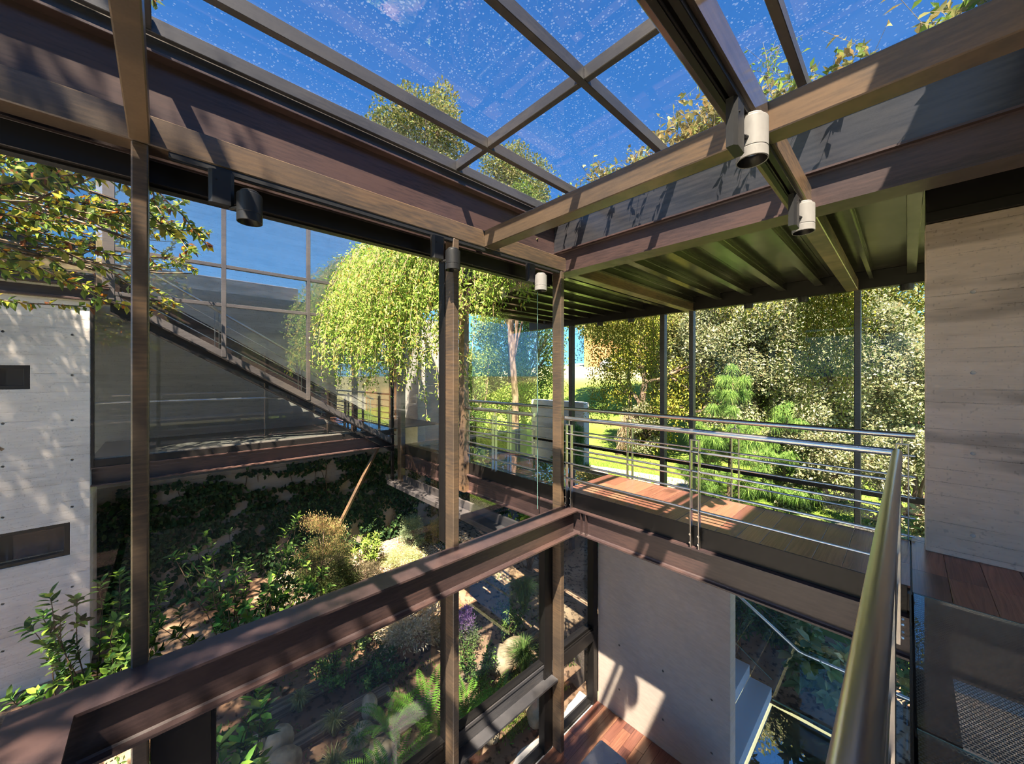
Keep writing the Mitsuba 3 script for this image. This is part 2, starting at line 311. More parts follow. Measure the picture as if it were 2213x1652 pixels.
# ------------------------------------------------------------------ stair house across the garden
k = struct('wall_stair', ply(join(box(-10.75, -10.5, -8, 4.3, -.1, 7.2), box(-10.75, -10.5, 4.3, 7.2, -.6, 3.39)), 'm_concrete_inner'), 'grey concrete wall inside the glazed stair house', 'wall')
struct('wall_garden', ply(box(-9.65, -9.35, -2.0, 9.5, -4.2, -.32), 'm_garden_wall'), 'rough plastered garden wall behind the ivy', 'wall')
sh = thing('stair_house', 'glazed steel stair enclosure with sloping stringer across the garden', 'stair house')
part(sh, 'floor_beam', ply(join(prism([(HX - .26, -.105), (HX, -.105), (HX, -.085), (HX - .12, -.085), (HX - .12, .165), (HX, .165), (HX, .185), (HX - .26, .185)], 'y', -.82, 4.1)), 'm_steel_red'))
part(sh, 'floor_slab', ply(box(-10.5, HX - .02, -.82, 4.05, .185, .30, .004), 'm_steel_black'))
part(sh, 'corridor_floor', ply(box(-10.5, HX - .05, -.82, 5.4, .30, .325), 'm_corridor'))
mat('m_corridor', two(princ((.13,.13,.125), 0.5, 0.4)))
SL = lambda y: 2.906 + (y + .845) * (-.053 - 2.906) / (4.038 + .845)       # underside line of the stringer
def sloped(x0, x1, za, zb, ya, yb2):
    return prism([(ya, SL(ya) + za), (yb2, SL(yb2) + za), (yb2, SL(yb2) + zb), (ya, SL(ya) + zb)], 'x', x0, x1)
part(sh, 'outer_stringer', ply(join(sloped(HX - .10, HX + .03, -.20, -.175, -.62, 4.04), sloped(HX - .10, HX + .03, -.03, 0.0, -.70, 4.04), sloped(HX - .09, HX - .07, -.18, -.02, -.62, 4.04)), 'm_steel_black'))
part(sh, 'sloped_frame', ply(sloped(HX - .06, HX, 0.0, .13, -.70, 4.0), 'm_steel_grey'))
part(sh, 'inner_stringer', ply(join(sloped(-8.72, -8.70, -.03, .45, -.80, 4.0), sloped(-8.78, -8.64, .45, .465, -.80, 4.0)), 'm_steel_red'))
for i in range(17):
    y = 3.75 - i * .275; z = SL(y) + .12
    part(sh, 'tread', ply(box(-10.4, -8.74, y - .27, y, z, z + .05, .004), 'm_concrete_step'))
for y in (-.60, .79, 2.185): part(sh, 'mullion', ply(box(HX - .055, HX + .012, y - .033, y + .033, SL(y) + .02, 6.5, .003), 'm_steel_grey'))
for z in (2.88, 3.585, 4.90): part(sh, 'transom', ply(box(HX - .05, HX + .006, max(-.57, (2.906 - z) / .606 - .75), 4.0, z - .03, z + .03, .003), 'm_steel_grey'))
part(sh, 'top_rail', ply(box(HX - .08, HX + .02, -8, 4.05, 6.5, 6.62, .004), 'm_steel_black'))
part(sh, 'roof', ply(box(-10.75, HX + .02, -8, 4.3, 6.62, 6.70, .004), 'm_steel_black'))
part(sh, 'corridor_pane', ply(poly_x([(-.79, .25), (3.6, .25), (-.62, SL(-.62) - .2), (-.79, 2.65)], HX - .06), 'm_glass_mirror'))
part(sh, 'stair_pane', ply(poly_x([(-.58, SL(-.58) + .12), (4.0, SL(4.0) + .12), (4.0, 6.5), (-.58, 6.5)], HX - .03), 'm_glass_mirror'))
part(sh, 'corridor_jamb', ply(box(HX - .10, HX, -.82, -.785, .19, 2.72, .004), 'm_steel_black'))
part(sh, 'corner_post', ply(box(-8.62, -8.56, 4.02, 4.09, -1.02, 6.5, .004), 'm_steel_black'))
part(sh, 'end_pane', ply(sheet(-8.55, -5.95, 4.045, 4.049, -.9, 2.9), 'm_glass'))
part(sh, 'brace', ply(tube([(-8.6, 3.70, -.10), (-8.9, 2.85, -1.95)], .045, 4), 'm_steel'))
rl = part(sh, 'handrail', ply(tube([(-8.62, y, SL(y) + .82) for y in (-.5, 3.6)], .024, 10), 'm_stainless'))
for q, dz in enumerate((.24, .43, .62)): part(rl, 'rail_bar', ply(tube([(-8.62, y, SL(y) + dz) for y in (-.5, 3.6)], .009, 8), 'm_stainless'))
for y in (-.3, .70, 2.05, 3.5): part(rl, 'baluster', ply(join(*[box(-8.635, -8.605, y + d - .006, y + d + .006, SL(y) + .12, SL(y) + .78) for d in (-.03, .03)]), 'm_stainless'))
part(sh, 'corridor_rail', ply(cyl([-8.66, -.78, 1.16], [-8.66, 1.95, 1.16], .02, 10), 'm_stainless'))
part(sh, 'entrance_door', ply(box(-10.48, -10.42, 4.15, 5.05, -.05, 2.3, .006), 'm_door_wood'), 'brown timber door')
part(sh, 'entrance_wall', ply(box(-10.5, -9.7, 5.35, 5.6, -.6, 3.0, .005), 'm_concrete_left'))
# upper storey to the left
k = struct('window_3', None, 'upper storey window over the concrete house wall, behind the autumn branches', 'window')
part(k, 'slab_edge', ply(join(box(HX - .28, HX + .06, -8, -.62, 2.73, 2.76, .003), box(HX - .10, HX - .06, -8, -.62, 2.76, 2.93), box(HX - .28, HX + .06, -8, -.62, 2.93, 2.96, .003)), 'm_steel_red'))
part(k, 'sill', ply(box(HX - .30, HX - .16, -8, -.66, 3.20, 3.32, .006), 'm_sill_wood'), 'pale timber sill')
part(k, 'jamb', ply(box(HX - .32, HX - .17, -.78, -.68, 2.98, 6.5, .006), 'm_sill_wood'))
part(k, 'mullion', ply(box(HX - .06, HX + .012, -.70, -.62, 2.96, 6.5, .004), 'm_steel_grey'))
part(k, 'pane', ply(sheet(HX - .03, HX - .026, -8, -.70, 2.97, 6.5), 'm_glass_mirror'))
part(k, 'room_wall', ply(box(-10.5, -10.45, -8, -.9, 2.96, 6.5), 'm_paint_dark'))
part(k, 'room_floor', ply(box(-10.5, HX - .05, -8, -.85, 2.90, 2.96), 'm_concrete_step'))

# ------------------------------------------------------------------ steel frame of the void
STEEL_B, STEEL_P = 'beam', 'post'
one('steel_beam', ply(join(prism(isection(-3.245, -.60, -.27, .27, web=-3.178), 'y', -.36, 4.148), box(-3.38, -3.11, -.63, -.35, -.288, -.27), box(-3.38, -3.11, -.63, -.35, -.60, -.582), box(-3.184, -3.172, -.43, -.35, -.59, -.28)), 'm_steel_red', 30), 'red-brown steel I-beam along the window wall, dappled with light', STEEL_B)
one('steel_beam', ply(prism(isection(-.495, -.60, -.27, .27, web=-.43), 'x', -3.11, 2.2), 'm_steel_red'), 'red-brown steel I-beam running out of the bottom left corner', STEEL_B)
for x in (-3.06, -2.98): part('bridge', 'stiffener', ply(box(x - .004, x + .004, 4.155, 4.207, -.582, -.288), 'm_steel_red'))
P3D = [('steel_post', -.155, -.075, 3.08, 'dark steel post at the left, standing behind the beam beside the autumn branches'),
       ('steel_post', 2.277, 2.355, 3.08, 'patinated steel post at the window wall, in front of the hanging creeper'),
       ('steel_post', 4.095, 4.172, 3.08, 'patinated steel post at the corner where the handrail starts')]
for n, y0, y1, zt, lab in P3D:
    one(n, ply(box(-3.515, -3.355, y0, y1, -3.77, zt, .008), 'm_steel', 40), lab, STEEL_P, 'steel posts along the window wall')
for x0, x1, lab in ((-6.95, -6.83, 'dark steel post behind the bridge, leftmost, beside the corner post'), (-4.146, -4.031, 'dark steel post of the rear glazing, left of a close pair'),
                    (-3.453, -3.36, 'dark steel post of the rear glazing, right of a close pair'), (-.64, -.555, 'dark steel post of the rear glazing, nearest the concrete wall')):
    one('steel_post', ply(box(x0, x1, 8.84, 9.0, -3.6, 3.10, .008), 'm_steel_grey', 40), lab, STEEL_P, 'steel posts of the rear glazing')
for x, y, zb, lab in ((-5.76, 4.13, -.60, 'rusty steel post hanging from the bridge roof, behind the window wall'), (-8.30, 4.13, -.92, 'rusty steel post at the far end of the bridge beside the stair house')):
    one('steel_post', ply(box(x - .085, x + .085, y - .04, y + .08, zb, 3.05, .008), 'm_steel', 40), lab, STEEL_P, 'hanging posts of the bridge')
one('bridge_tray', ply(join(box(-8.6, -3.7, 3.92, 4.16, -1.02, -.93, .004), box(-8.35, -3.7, 4.15, 4.20, -.93, -.78, .004)), 'm_steel_grey'), 'grey steel ledge hung below the glazed end of the bridge', 'ledge')
# hollow sections under the roof
def rhs(y_or_x, a0, a1, lo, hi, z0, z1, lab, m='m_steel'):
    b = box(lo, hi, a0, a1, z0, z1, .007) if y_or_x == 'y' else box(a0, a1, lo, hi, z0, z1, .007)
    return one('hollow_beam', ply(b, m, 40), lab, STEEL_B)
rhs('y', -6, 8.86, -3.515, -3.355, 3.08, 3.275, 'long hollow steel beam on top of the window wall posts')
rhs('x', -3.353, 2.6, 2.708, 2.868, 3.08, 3.275, 'golden brown hollow steel beam crossing the void from the corner to the top right')
rhs('y', -3.0, 2.706, -.745, -.585, 3.085, 3.275, 'hollow steel beam overhead carrying two spotlights, near length mirroring the blue sky', 'm_steel_mirror')
rhs('y', 2.870, 8.86, -.745, -.585, 3.085, 3.275, 'hollow steel beam carrying a spotlight, far length running in under the bridge roof')
rhs('x', -3.353, 2.6, -.165, -.066, 3.08, 3.275, 'dark hollow steel beam rising overhead from the left post')
PW = -3.59
one('roof_beam', ply(join(box(PW - .008, PW + .008, -6, 4.4, 3.06, 3.79), box(-3.80, -3.50, -6, 4.4, 3.78, 3.80, .003), box(-3.80, -3.52, -6, 4.4, 3.05, 3.07, .003)), 'm_steel_red'), 'deep purple-brown plate girder above the window wall under the skylight', STEEL_B)
one('roof_beam', ply(prism(isection(4.285, 3.06, 3.39, .27, web=4.213), 'x', PW + .01, 2.4), 'm_steel_red'), 'red-brown I-beam along the edge of the bridge roof', STEEL_B)
one('roof_beam', ply(prism(isection(4.285, 3.06, 3.39, .27, web=4.213), 'x', -8.62, PW - .01), 'm_steel_red'), 'red-brown I-beam of the bridge roof beyond the window wall, behind the creeper', STEEL_B)
one('fascia', ply(box(PW + .01, 2.4, 4.213, 4.228, 3.392, 3.845, .002), 'm_steel_blue'), 'blue-grey steel fascia plate with leaf shadows under the skylight', 'fascia')
one('fascia', ply(box(-8.62, PW - .01, 4.213, 4.228, 3.392, 3.845, .002), 'm_steel_blue'), 'steel fascia plate of the bridge roof hidden by the creeper', 'fascia')
# bridge roof
c = struct('ceiling', None, 'dark glossy steel soffit of the bridge roof', 'ceiling')
ex = [-8.6, -7.5, -6.4, -5.3, -4.2, -3.1, -2.0, -.95, -.45, .0, 1.2, 2.4]
for i in range(len(ex) - 1): part(c, 'soffit_plate', ply(box(ex[i] + .002, ex[i+1] - .002, 4.30, 9.05, 3.40, 3.415, .001), 'm_deck'))
part(c, 'roof_slab', ply(box(-8.6, 2.4, 4.23, 9.05, 3.42, 3.80), 'm_steel_black'))
part(c, 'roof_soil', ply(box(-8.6, 2.4, 4.26, 9.0, 3.80, 3.86), 'm_soil'))
for x in list(np.arange(-1.05, -3.3, -.56)) + list(np.arange(-3.95, -8.4, -.56)):
    part(c, 'joist', ply(prism(isection(x - .058, 3.25, 3.398, .115, .012, .008, .006), 'y', 4.42, 8.80), 'm_deck'))
part(c, 'joist', ply(prism(isection(-.42, 3.25, 3.398, .05, .012, .008, .004), 'y', 4.42, 8.80), 'm_deck'))
part(c, 'joist', ply(box(-.006, .10, 4.42, 8.80, 3.25, 3.398, .004), 'm_deck'))
part(c, 'rear_beam', ply(box(-8.6, 2.4, 8.84, 9.0, 3.10, 3.40, .006), 'm_steel_black'))
part(c, 'wall_head', ply(join(box(.118, 2.4, 5.16, 5.5, 3.005, 3.10, .004), box(.118, 2.4, 5.2, 5.5, 3.10, 3.398, .004)), 'm_steel_black'))

# ------------------------------------------------------------------ window wall
wn = struct('window_4', None, 'tall glazed wall of steel frames between the room and the garden', 'window')
def frame(x0, x1, y0, y1, z0, z1, w=.05, b='m_steel_black'):
    for m in (box(x0, x1, y0, y0 + w, z0, z1, .003), box(x0, x1, y1 - w, y1, z0, z1, .003)): part(wn, 'frame_stile', ply(m, b))
    for m in (box(x0, x1, y0 + w, y1 - w, z0, z0 + w, .003), box(x0, x1, y0 + w, y1 - w, z1 - w, z1, .003)): part(wn, 'frame_rail', ply(m, b))
part(wn, 'head', ply(join(box(-3.66, -3.52, -6, 4.1, 2.90, 3.05, .004), box(-3.64, -3.56, -6, 4.1, 2.885, 2.90)), 'm_steel_black'))
part(wn, 'spandrel', ply(box(-3.60, -3.56, -6, 5.2, -.62, -.44, .004), 'm_steel_black'))
bays = [(-5.9, -2.55), (-2.50, -.075), (-.07, 2.345), (2.35, 3.86)]
for y0, y1 in bays[:3]:
    part(wn, 'frame_stile', ply(box(-3.635, -3.517, y1 - .078, y1, -.27, 2.9, .004), 'm_steel_black'))
    part(wn, 'pane', ply(sheet(-3.592, -3.588, y0, y1 - .07, -.27, 2.9), 'm_glass'))
part(wn, 'pane', ply(sheet(-3.595, -3.583, 2.347, 3.86, -.30, 2.9), 'm_glass'))
part(wn, 'pane_edge', ply(box(-3.596, -3.582, 3.861, 3.866, -.30, 2.9), 'm_glass_edge'))
low = [(-5.9, -2.55), (-2.50, -.075), (.23, 2.345), (2.357, 4.17), (4.172, 5.2)]
for i, (y0, y1) in enumerate(low):
    frame(-3.64, -3.54, y0, y1, -2.56, -.60, .055 if i < 3 else .06)
    frame(-3.64, -3.54, y0, y1, -3.80, -2.74, .055)
    part(wn, 'pane', ply(sheet(-3.592, -3.588, y0 + .05, y1 - .05, -2.5, -.62), 'm_glass'))
    part(wn, 'pane', ply(sheet(-3.592, -3.588, y0 + .05, y1 - .05, -3.75, -2.8), 'm_glass'))
    part(wn, 'transom', ply(join(box(-3.66, -3.50, y0, y1, -2.74, -2.56, .004), box(-3.53, -3.515, y0 + .06, y1 - .06, -2.56, -2.535, .002)) if i == 4 else
                            join(box(-3.66, -3.40, y0 + (.09 if i == 2 else 0), y1 - .08, -2.76, -2.73, .003), box(-3.66, -3.54, y0, y1, -2.73, -2.56, .004), box(-3.54, -3.525, y0 + .06, y1 - .09, -2.56, -2.52, .002)), 'm_steel_grey' if i == 3 else 'm_steel_black'))
part(wn, 'panel', ply(box(-3.62, -3.50, -.07, .25, -3.8, -.60, .004), 'm_steel_black'))
part(wn, 'mullion', ply(box(-3.63, -3.517, 3.93, 4.094, -3.8, -.60, .004), 'm_steel_black'))
part(wn, 'corner_frame', ply(box(-3.62, -3.495, 5.10, 5.22, -3.8, -.60, .005), 'm_steel_black'))
part(wn, 'sill', ply(box(-3.70, -3.50, -6, 5.22, -3.90, -3.80, .004), 'm_steel_grey'))
part(wn, 'outer_sill', ply(box(-3.95, -3.70, -6, 5.22, -4.0, -3.83, .004), 'm_concrete_step'))

rg = struct('window_5', None, 'rear glazing behind the bridge with slim steel posts and low transom', 'window')
part(rg, 'transom', ply(box(-8.5, .6, 8.93, 9.0, -.50, -.40, .004), 'm_steel_black'))
for x0, x1 in ((-8.5, -6.95), (-6.83, -4.15), (-4.03, -3.45), (-3.36, -.64), (-.555, 2.4)):
    part(rg, 'pane', ply(sheet(x0, x1, 8.955, 8.959, -.40, 3.10), 'm_glass_clear'))
    part(rg, 'lower_pane', ply(sheet(x0, x1, 8.955, 8.959, -3.6, -.50), 'm_glass_clear'))

# ------------------------------------------------------------------ skylight
sk = thing('skylight', 'glass skylight in slim steel bars over the void, spotted with dried water', 'skylight')
xs, ys = [-3.50, -2.945, -1.76, -.575, .61, 1.8], [-2.60, -.09, 2.42, 4.205]
for i, x in enumerate(xs):
    w = .03 if i else .022
    part(sk, 'glazing_bar', ply(box(x - w, x + w, -4, 4.21, 3.90, 4.01, .004), 'm_steel_grey'))
for j, y in enumerate(ys[:3]):
    for i in range(5): part(sk, 'cross_bar', ply(box(xs[i] + .03, xs[i+1] - .03, y - .028, y + .028, 3.905, 4.01, .004), 'm_steel_grey'))
part(sk, 'edge_bar', ply(box(-3.47, 2.0, 4.18, 4.24, 3.85, 4.01, .004), 'm_steel_grey'))
part(sk, 'upstand', ply(box(-3.568, -3.555, -6, 4.21, 3.795, 4.005), 'm_steel_grey'))
r = np.random.default_rng(11)
for i in range(5):
    for j in range(3):
        x0, x1, y0, y1 = xs[i] + .01, xs[i+1] - .01, ys[j] + .01, ys[j+1] - .01
        pn = part(sk, 'pane', ply(sheet(x0, x1, y0, y1, 4.014, 4.018), 'm_glass_roof'))
        if j == 0 or i == 4: continue
        n = int((x1 - x0) * (y1 - y0) * 1500); p = np.stack([r.uniform(x0, x1, n), r.uniform(y0, y1, n)], 1)
        p = p[meshkit.noise(np.stack([p[:,0]*1.3, p[:,1]*1.3, 0*p[:,0] + 7], -1)) > r.uniform(0, .85, len(p))]
        rad = np.abs(r.normal(0, .0028, len(p))) + .0028; ang = np.arange(6) * np.pi/3
        v = np.concatenate([np.stack([p[:,0,None] + rad[:,None]*np.cos(ang)*r.uniform(.7, 1.3, (len(p),1)), p[:,1,None] + rad[:,None]*np.sin(ang), np.full((len(p), 6), 4.0195)], -1)], 1)
        f = (np.arange(len(p))[:,None,None]*6 + np.array([[0,1,2],[0,2,3],[0,3,4],[0,4,5]])[None]).reshape(-1, 3)
        part(pn, 'water_spots', ply((v.reshape(-1, 3), f), 'm_spot'), 'dried water spots', True)
mat('m_spot', {'type': 'mask', 'opacity': 0.13, 'bsdf': {'type': 'principledthin', 'base_color': C(.55,.66,.80), 'roughness': 0.6, 'diff_trans': 1.0, 'spec_trans': 0.0, 'eta': 1.3}})

mat('m_room_wall', two(princ((.15,.16,.17), 0.8, 0.2)))
# neighbouring roof volume behind the right end of the skylight
struct('wall_upper', ply(box(.66, 3.2, -5, 4.15, 4.02, 5.3, .01), 'm_concrete_right'), 'upper roof volume beyond the right end of the skylight', 'wall')
struct('wall_back', ply(box(2.2, 2.4, -6, 5.5, -3.8, 4.0), 'm_room_wall'), 'grey wall of the room behind the landing, out of view', 'wall')

# ------------------------------------------------------------------ lower stairs behind the concrete wall
st = thing('staircase', 'pale concrete steps with glass guard descending behind the concrete wall', 'stairs')
for i in range(5):
    part(st, 'step', ply(box(-1.55 - .32*(i+1), -1.55 - .32*i, 5.45, 7.40, -3.80 if i == 0 else -3.62 + .2*(i-1), -3.62 + .2*i, .004), 'm_concrete_step'))
part(st, 'guard_pane', ply(trimesh.Trimesh([[-3.1, 7.42, -2.55], [-1.55, 7.42, -3.52], [-1.55, 7.42, -3.80], [-3.1, 7.42, -3.8]], [[0,1,2],[0,2,3]], process=False), 'm_glass'))
part(st, 'guard_edge', ply(tube([(-3.1, 7.42, -2.55), (-1.55, 7.42, -3.50)], .006, 6), 'm_glass_edge'))
hr = part(st, 'handrail', ply(tube([(-3.0, 7.32, -1.63), (-1.96, 7.32, -2.285), (-1.18, 7.32, -2.765), (-1.10, 7.32, -2.775), (2.0, 7.32, -2.775)], .025, 12), 'm_stainless'), 'stainless handrail')
for x, z in ((-2.6, -1.9), (-.3, -2.79), (.9, -2.79)): part(hr, 'bracket', ply(tube([(x, 7.33, z), (x, 7.40, z - .06)], .008, 8), 'm_stainless_dull'))
gl = struct('floor', None, 'glass landing mirroring the sky at the foot of the concrete steps', 'floor')
for x0, x1 in ((-1.54, -.35), (-.345, .85), (.855, 2.0)):
    part(gl, 'glass_panel', ply(sheet(x0, x1, 5.45, 7.38, -3.80, -3.799), 'm_glass_mirror'))
    part(gl, 'panel_edge', ply(box(x0, x1, 7.385, 7.40, -3.82, -3.795, .002), 'm_glass_edge'))
part(gl, 'back_panel', ply(box(-1.54, 2.2, 5.45, 7.38, -3.95, -3.90), 'm_paint_dark'))
part(gl, 'rear_pane', ply(sheet(-3.4, 2.2, 7.43, 7.434, -3.80, -.62), 'm_glass'))

# ------------------------------------------------------------------ railings
def railing(label, axis, at, a0, a1, posts, floor_face, hr_z=.985, bars=(.765, .555, .350, .138), hr_r=.031, key='railing', post_z0=-.27, ends=None):
    k = thing(key, label, 'railing')
    P = (lambda t, o, z: (t, at + o, z)) if axis == 'x' else (lambda t, o, z: (at + o, t, z))
    part(k, 'handrail', ply(tube([P(a0, 0, hr_z), P(a1, 0, hr_z)], hr_r, 24), 'm_stainless', 40))
    for z in bars: part(k, 'bar', ply(tube([P(a0 if ends is None else ends[0], 0, z), P(a1 if ends is None else ends[1], 0, z)], .0125, 10), 'm_stainless', 40))
    for t in posts:
        m = []
        for d in (-.042, .042):
            m.append(box(t + d - .006, t + d + .006, at - .025, at + .025, post_z0, .895, .002) if axis == 'x' else box(at - .025, at + .025, t + d - .006, t + d + .006, post_z0, .895, .002))
        m.append(box(t - .048, t + .048, at - .025, at + .025, .888, .900, .002) if axis == 'x' else box(at - .025, at + .025, t - .048, t + .048, .888, .900, .002))
        p = part(k, 'post', ply(join(*m), 'm_stainless_dull'))
        part(p, 'stem', ply(cyl(P(t, 0, .90), P(t, 0, hr_z - .02), .009, 10), 'm_stainless'))
        if floor_face is not None:
            for d in (-.042, .042):
                for z in (-.215, -.125):
                    s = floor_face
                    q0 = P(t + d, s * .027, z); q1 = P(t + d, s * .040, z)
                    part(p, 'bolt', ply(cyl(q0, q1, .011, 12), 'm_stainless'))
    return k
railing('stainless steel railing along the near edge of the bridge planks', 'x', 4.175, -3.33, -.055, (-3.27, -1.565), -1)
railing('stainless steel railing along the far edge of the bridge', 'x', 5.45, -8.2, .054, (-7.4, -5.9, -4.5, -3.045, -1.54, -.035), None, post_z0=-.06, bars=(.785, .575, .365, .162, -.02))
railing('stainless steel railing of the landing, running towards the bottom right', 'y', -.055, -1.2, 4.175, (3.74, 2.05, .35, -1.0), 1, ends=(-1.2, 4.16), hr_r=.031)
railing('stainless steel railing on the glass part of the bridge beyond the window wall', 'x', 4.175, -5.87, -3.95, (-4.9,), None, post_z0=-.06)

# ------------------------------------------------------------------ spotlights and their tracks
tr = one('light_track', ply(join(box(-3.398, -3.362, .02, 4.08, 3.04, 3.08, .003), box(-3.392, -3.368, .03, 4.07, 3.033, 3.04)), 'm_paint_dark'), 'black light track under the beam of the window wall', 'light track')
one('light_track', ply(join(box(-.700, -.655, -2, 4.12, 3.045, 3.085, .003), box(-.690, -.665, -2, 4.1, 3.038, 3.045)), 'm_steel_black'), 'black light track under the beam overhead', 'light track')
one('light_track', ply(join(box(-.640, -.605, -2, 4.12, 3.045, 3.085, .003)), 'm_steel_black'), 'slim black conduit beside the overhead light track', 'light track')
def spot(bx, by, cx, cy, zt, zb, cz0, cz1, grey, label, group='track spotlights'):
    k = thing('spotlight', label, 'spotlight', group)
    m = 'm_paint_grey' if grey else 'm_paint_dark'
    poly = [(bx-.026, by-.072), (bx+.010, by-.072), (bx+.026, by-.052), (bx+.026, by+.052), (bx+.010, by+.072), (bx-.026, by+.072)]
    part(k, 'driver_box', ply(prism(poly, 'z', zb, zt), 'm_paint_dark'))
    part(k, 'screw', ply(cyl((bx + .024, by - .03, zt - .07), (bx + .030, by - .03, zt - .07), .006, 10), 'm_steel_black'))
    part(k, 'knuckle', ply(tube([(bx, by + .05, (cz0+cz1)/2 - .02), (cx, cy - .06, (cz0+cz1)/2 - .02)], .012, 10), 'm_paint_dark'))
    h = cz1 - cz0; R = .079
    hd = part(k, 'lamp_head', ply(lathe([(0, cz1), (R*.70, cz1), (R*.76, cz1 - .006), (R*.76, cz1 - .022), (R*.97, cz1 - .024), (R, cz1 - .030), (R, cz0 + .062), (R*.975, cz0 + .060), (R*.975, cz0 + .056),
                         (R, cz0 + .054), (R, cz0 + .003), (R*.97, cz0), (R*.93, cz0), (R*.93, cz0 + .06), (0, cz0 + .064)], (cx, cy, 0)), m, 35))
    part(hd, 'baffle', ply(lathe([(R*.925, cz0 + .003), (R*.80, cz0 + .045), (R*.5, cz0 + .050)], (cx, cy, 0), 24), 'm_steel_black', True))
    part(hd, 'reflector', ply(lathe([(R*.50, cz0 + .050), (R*.35, cz0 + .056), (0, cz0 + .057)], (cx, cy, 0), 20), 'm_lens', True))
spot(-3.335, .296, -3.265, .452, 3.033, 2.80, 2.695, 2.92, False, 'dark cylinder spotlight on the window wall track, leftmost, beside the autumn branches')
spot(-3.335, 2.072, -3.265, 2.21, 3.033, 2.80, 2.695, 2.92, False, 'dark cylinder spotlight in front of the middle steel post')
spot(-3.335, 3.463, -3.265, 3.575, 3.033, 2.80, 2.695, 2.92, True, 'sunlit grey cylinder spotlight beside the corner post')
spot(-.63, 2.236, -.60, 2.42, 3.045, 2.79, 2.795, 3.045, True, 'large sunlit grey cylinder spotlight under the overhead beam')
spot(-.63, 3.732, -.60, 3.93, 3.045, 2.79, 2.795, 3.045, True, 'grey cylinder spotlight under the overhead beam at the bridge roof edge')
for x, lab in ((-5.9, 'small dark downlight under the rear beam, farthest left'), (-4.95, 'small dark downlight under the rear beam, left of the close pair of posts'), (-2.275, 'small dark downlight under the rear beam, right of the close pair of posts'), (-1.367, 'small dark downlight under the rear beam, left of the last post'), (-.005, 'small dark downlight under the rear beam, beside the concrete wall')):
    k = thing('downlight', lab, 'downlight', 'downlights under the rear beam')
    part(k, 'housing', ply(lathe([(0, 3.10), (.085, 3.10), (.085, 3.03), (.072, 3.00), (.05, 2.995), (0, 3.0)], (x, 8.92, 0), 20), 'm_paint_dark', 40))
    part(k, 'lens', ply(lathe([(.045, 2.995), (.03, 2.988), (0, 2.986)], (x, 8.92, 0), 16), 'm_lens', True))

# ------------------------------------------------------------------ sofa
sf = thing('sofa', 'light grey fabric sofa on the plank floor, seen from above', 'sofa')
def cushion(cx, cy, cz, sx, sy, sz, rot=0.0, puff=.35):
    m = trimesh.creation.box([2, 2, 2]); 
    for _ in range(3): m = m.subdivide()
    v = m.vertices.copy(); r = np.linalg.norm(v, axis=1, keepdims=True)
    v = v * (1 - puff) + v / r * 1.35 * puff; v = np.sign(v) * np.abs(v) ** .9
    v = v * np.array([sx, sy, sz]) / 2
    c, s = math.cos(rot), math.sin(rot); v = v @ np.array([[c, s, 0], [-s, c, 0], [0, 0, 1]])
    return trimesh.Trimesh(v + [cx, cy, cz], m.faces, process=False)
part(sf, 'back', ply(box(-2.68, -2.30, 2.2, 4.07, -3.70, -3.03, .03), 'm_fabric', 40))
part(sf, 'base', ply(box(-2.32, -1.45, 2.2, 4.07, -3.70, -3.42, .03), 'm_fabric', 40))
part(sf, 'armrest', ply(box(-2.50, -1.45, 3.86, 4.09, -3.70, -3.12, .035), 'm_fabric', 40))
for y in (2.6, 3.35): part(sf, 'seat_cushion', ply(cushion(-1.9, y, -3.34, .85, .74, .20), 'm_fabric', True))
for x, y in ((-2.62, 2.3), (-2.62, 3.95), (-1.52, 2.3), (-1.52, 3.95)): part(sf, 'leg', ply(cyl((x, y, -3.77), (x, y, -3.69), .018, 10), 'm_steel_black'))
for i, (x, y, r_) in enumerate(((-2.15, 3.57, .10), (-2.12, 3.08, -.04), (-2.14, 2.58, .05))):
    one('cushion', ply(cushion(x, y, -3.02, .20, .45, .42, r_, .45), 'm_fabric', True), ['grey scatter cushion on the sofa, next to the armrest', 'grey scatter cushion in the middle of the sofa', 'grey scatter cushion on the sofa, farthest from the armrest'][i], 'cushion', 'cushions on the sofa')

# ------------------------------------------------------------------ plants: builders
CAM = np.array([0, 0, 1.58])
def unit(a): return a / (np.linalg.norm(a, axis=-1, keepdims=True) + 1e-12)
def pal(r, cols, n, var=.18):
    cols = np.asarray(cols, float); w = cols[:, 3] / cols[:, 3].sum()
    c = cols[r.choice(len(cols), n, p=w), :3] * (1 + r.normal(0, var, (n, 1)))
    return np.clip(c, .005, .9)
def leaf_mesh(P, D, N, L, W, col, fold=.18, curl=.0, seg=1):
    """many leaves as one mesh: P base, D direction, N up side; four points each (six with seg=2)"""
    n = len(P); D = unit(D); S = unit(np.cross(D, N)); N = np.cross(S, D); L = np.broadcast_to(L, (n,))[:, None]; W = np.broadcast_to(W, (n,))[:, None]
    if seg == 1:
        v = np.stack([P, P + D*L*.48 + S*W*.5 + N*W*fold, P + D*L - N*L*curl, P + D*L*.48 - S*W*.5 + N*W*fold], 1); k = 4
        f = np.array([[0, 1, 2], [0, 2, 3]])
    else:
        m1, m2, tip = P + D*L*.30, P + D*L*.66 - N*L*curl*.4, P + D*L - N*L*curl
        v = np.stack([P, m1 + S*W*.46 + N*W*fold, m2 + S*W*.44 + N*W*fold, tip, m2 - S*W*.44 + N*W*fold, m1 - S*W*.46 + N*W*fold, m1, m2], 1); k = 8
        f = np.array([[0,1,6], [1,2,7], [1,7,6], [2,3,7], [0,6,5], [6,7,4], [6,4,5], [7,3,4]])
    F = (np.arange(n)[:, None, None]*k + f[None]).reshape(-1, 3)
    return trimesh.Trimesh(v.reshape(-1, 3), F, process=False), np.repeat(col, k, 0)
def leaf_ply(m, c, b): return mikit.ply(m, b, False, color=c)
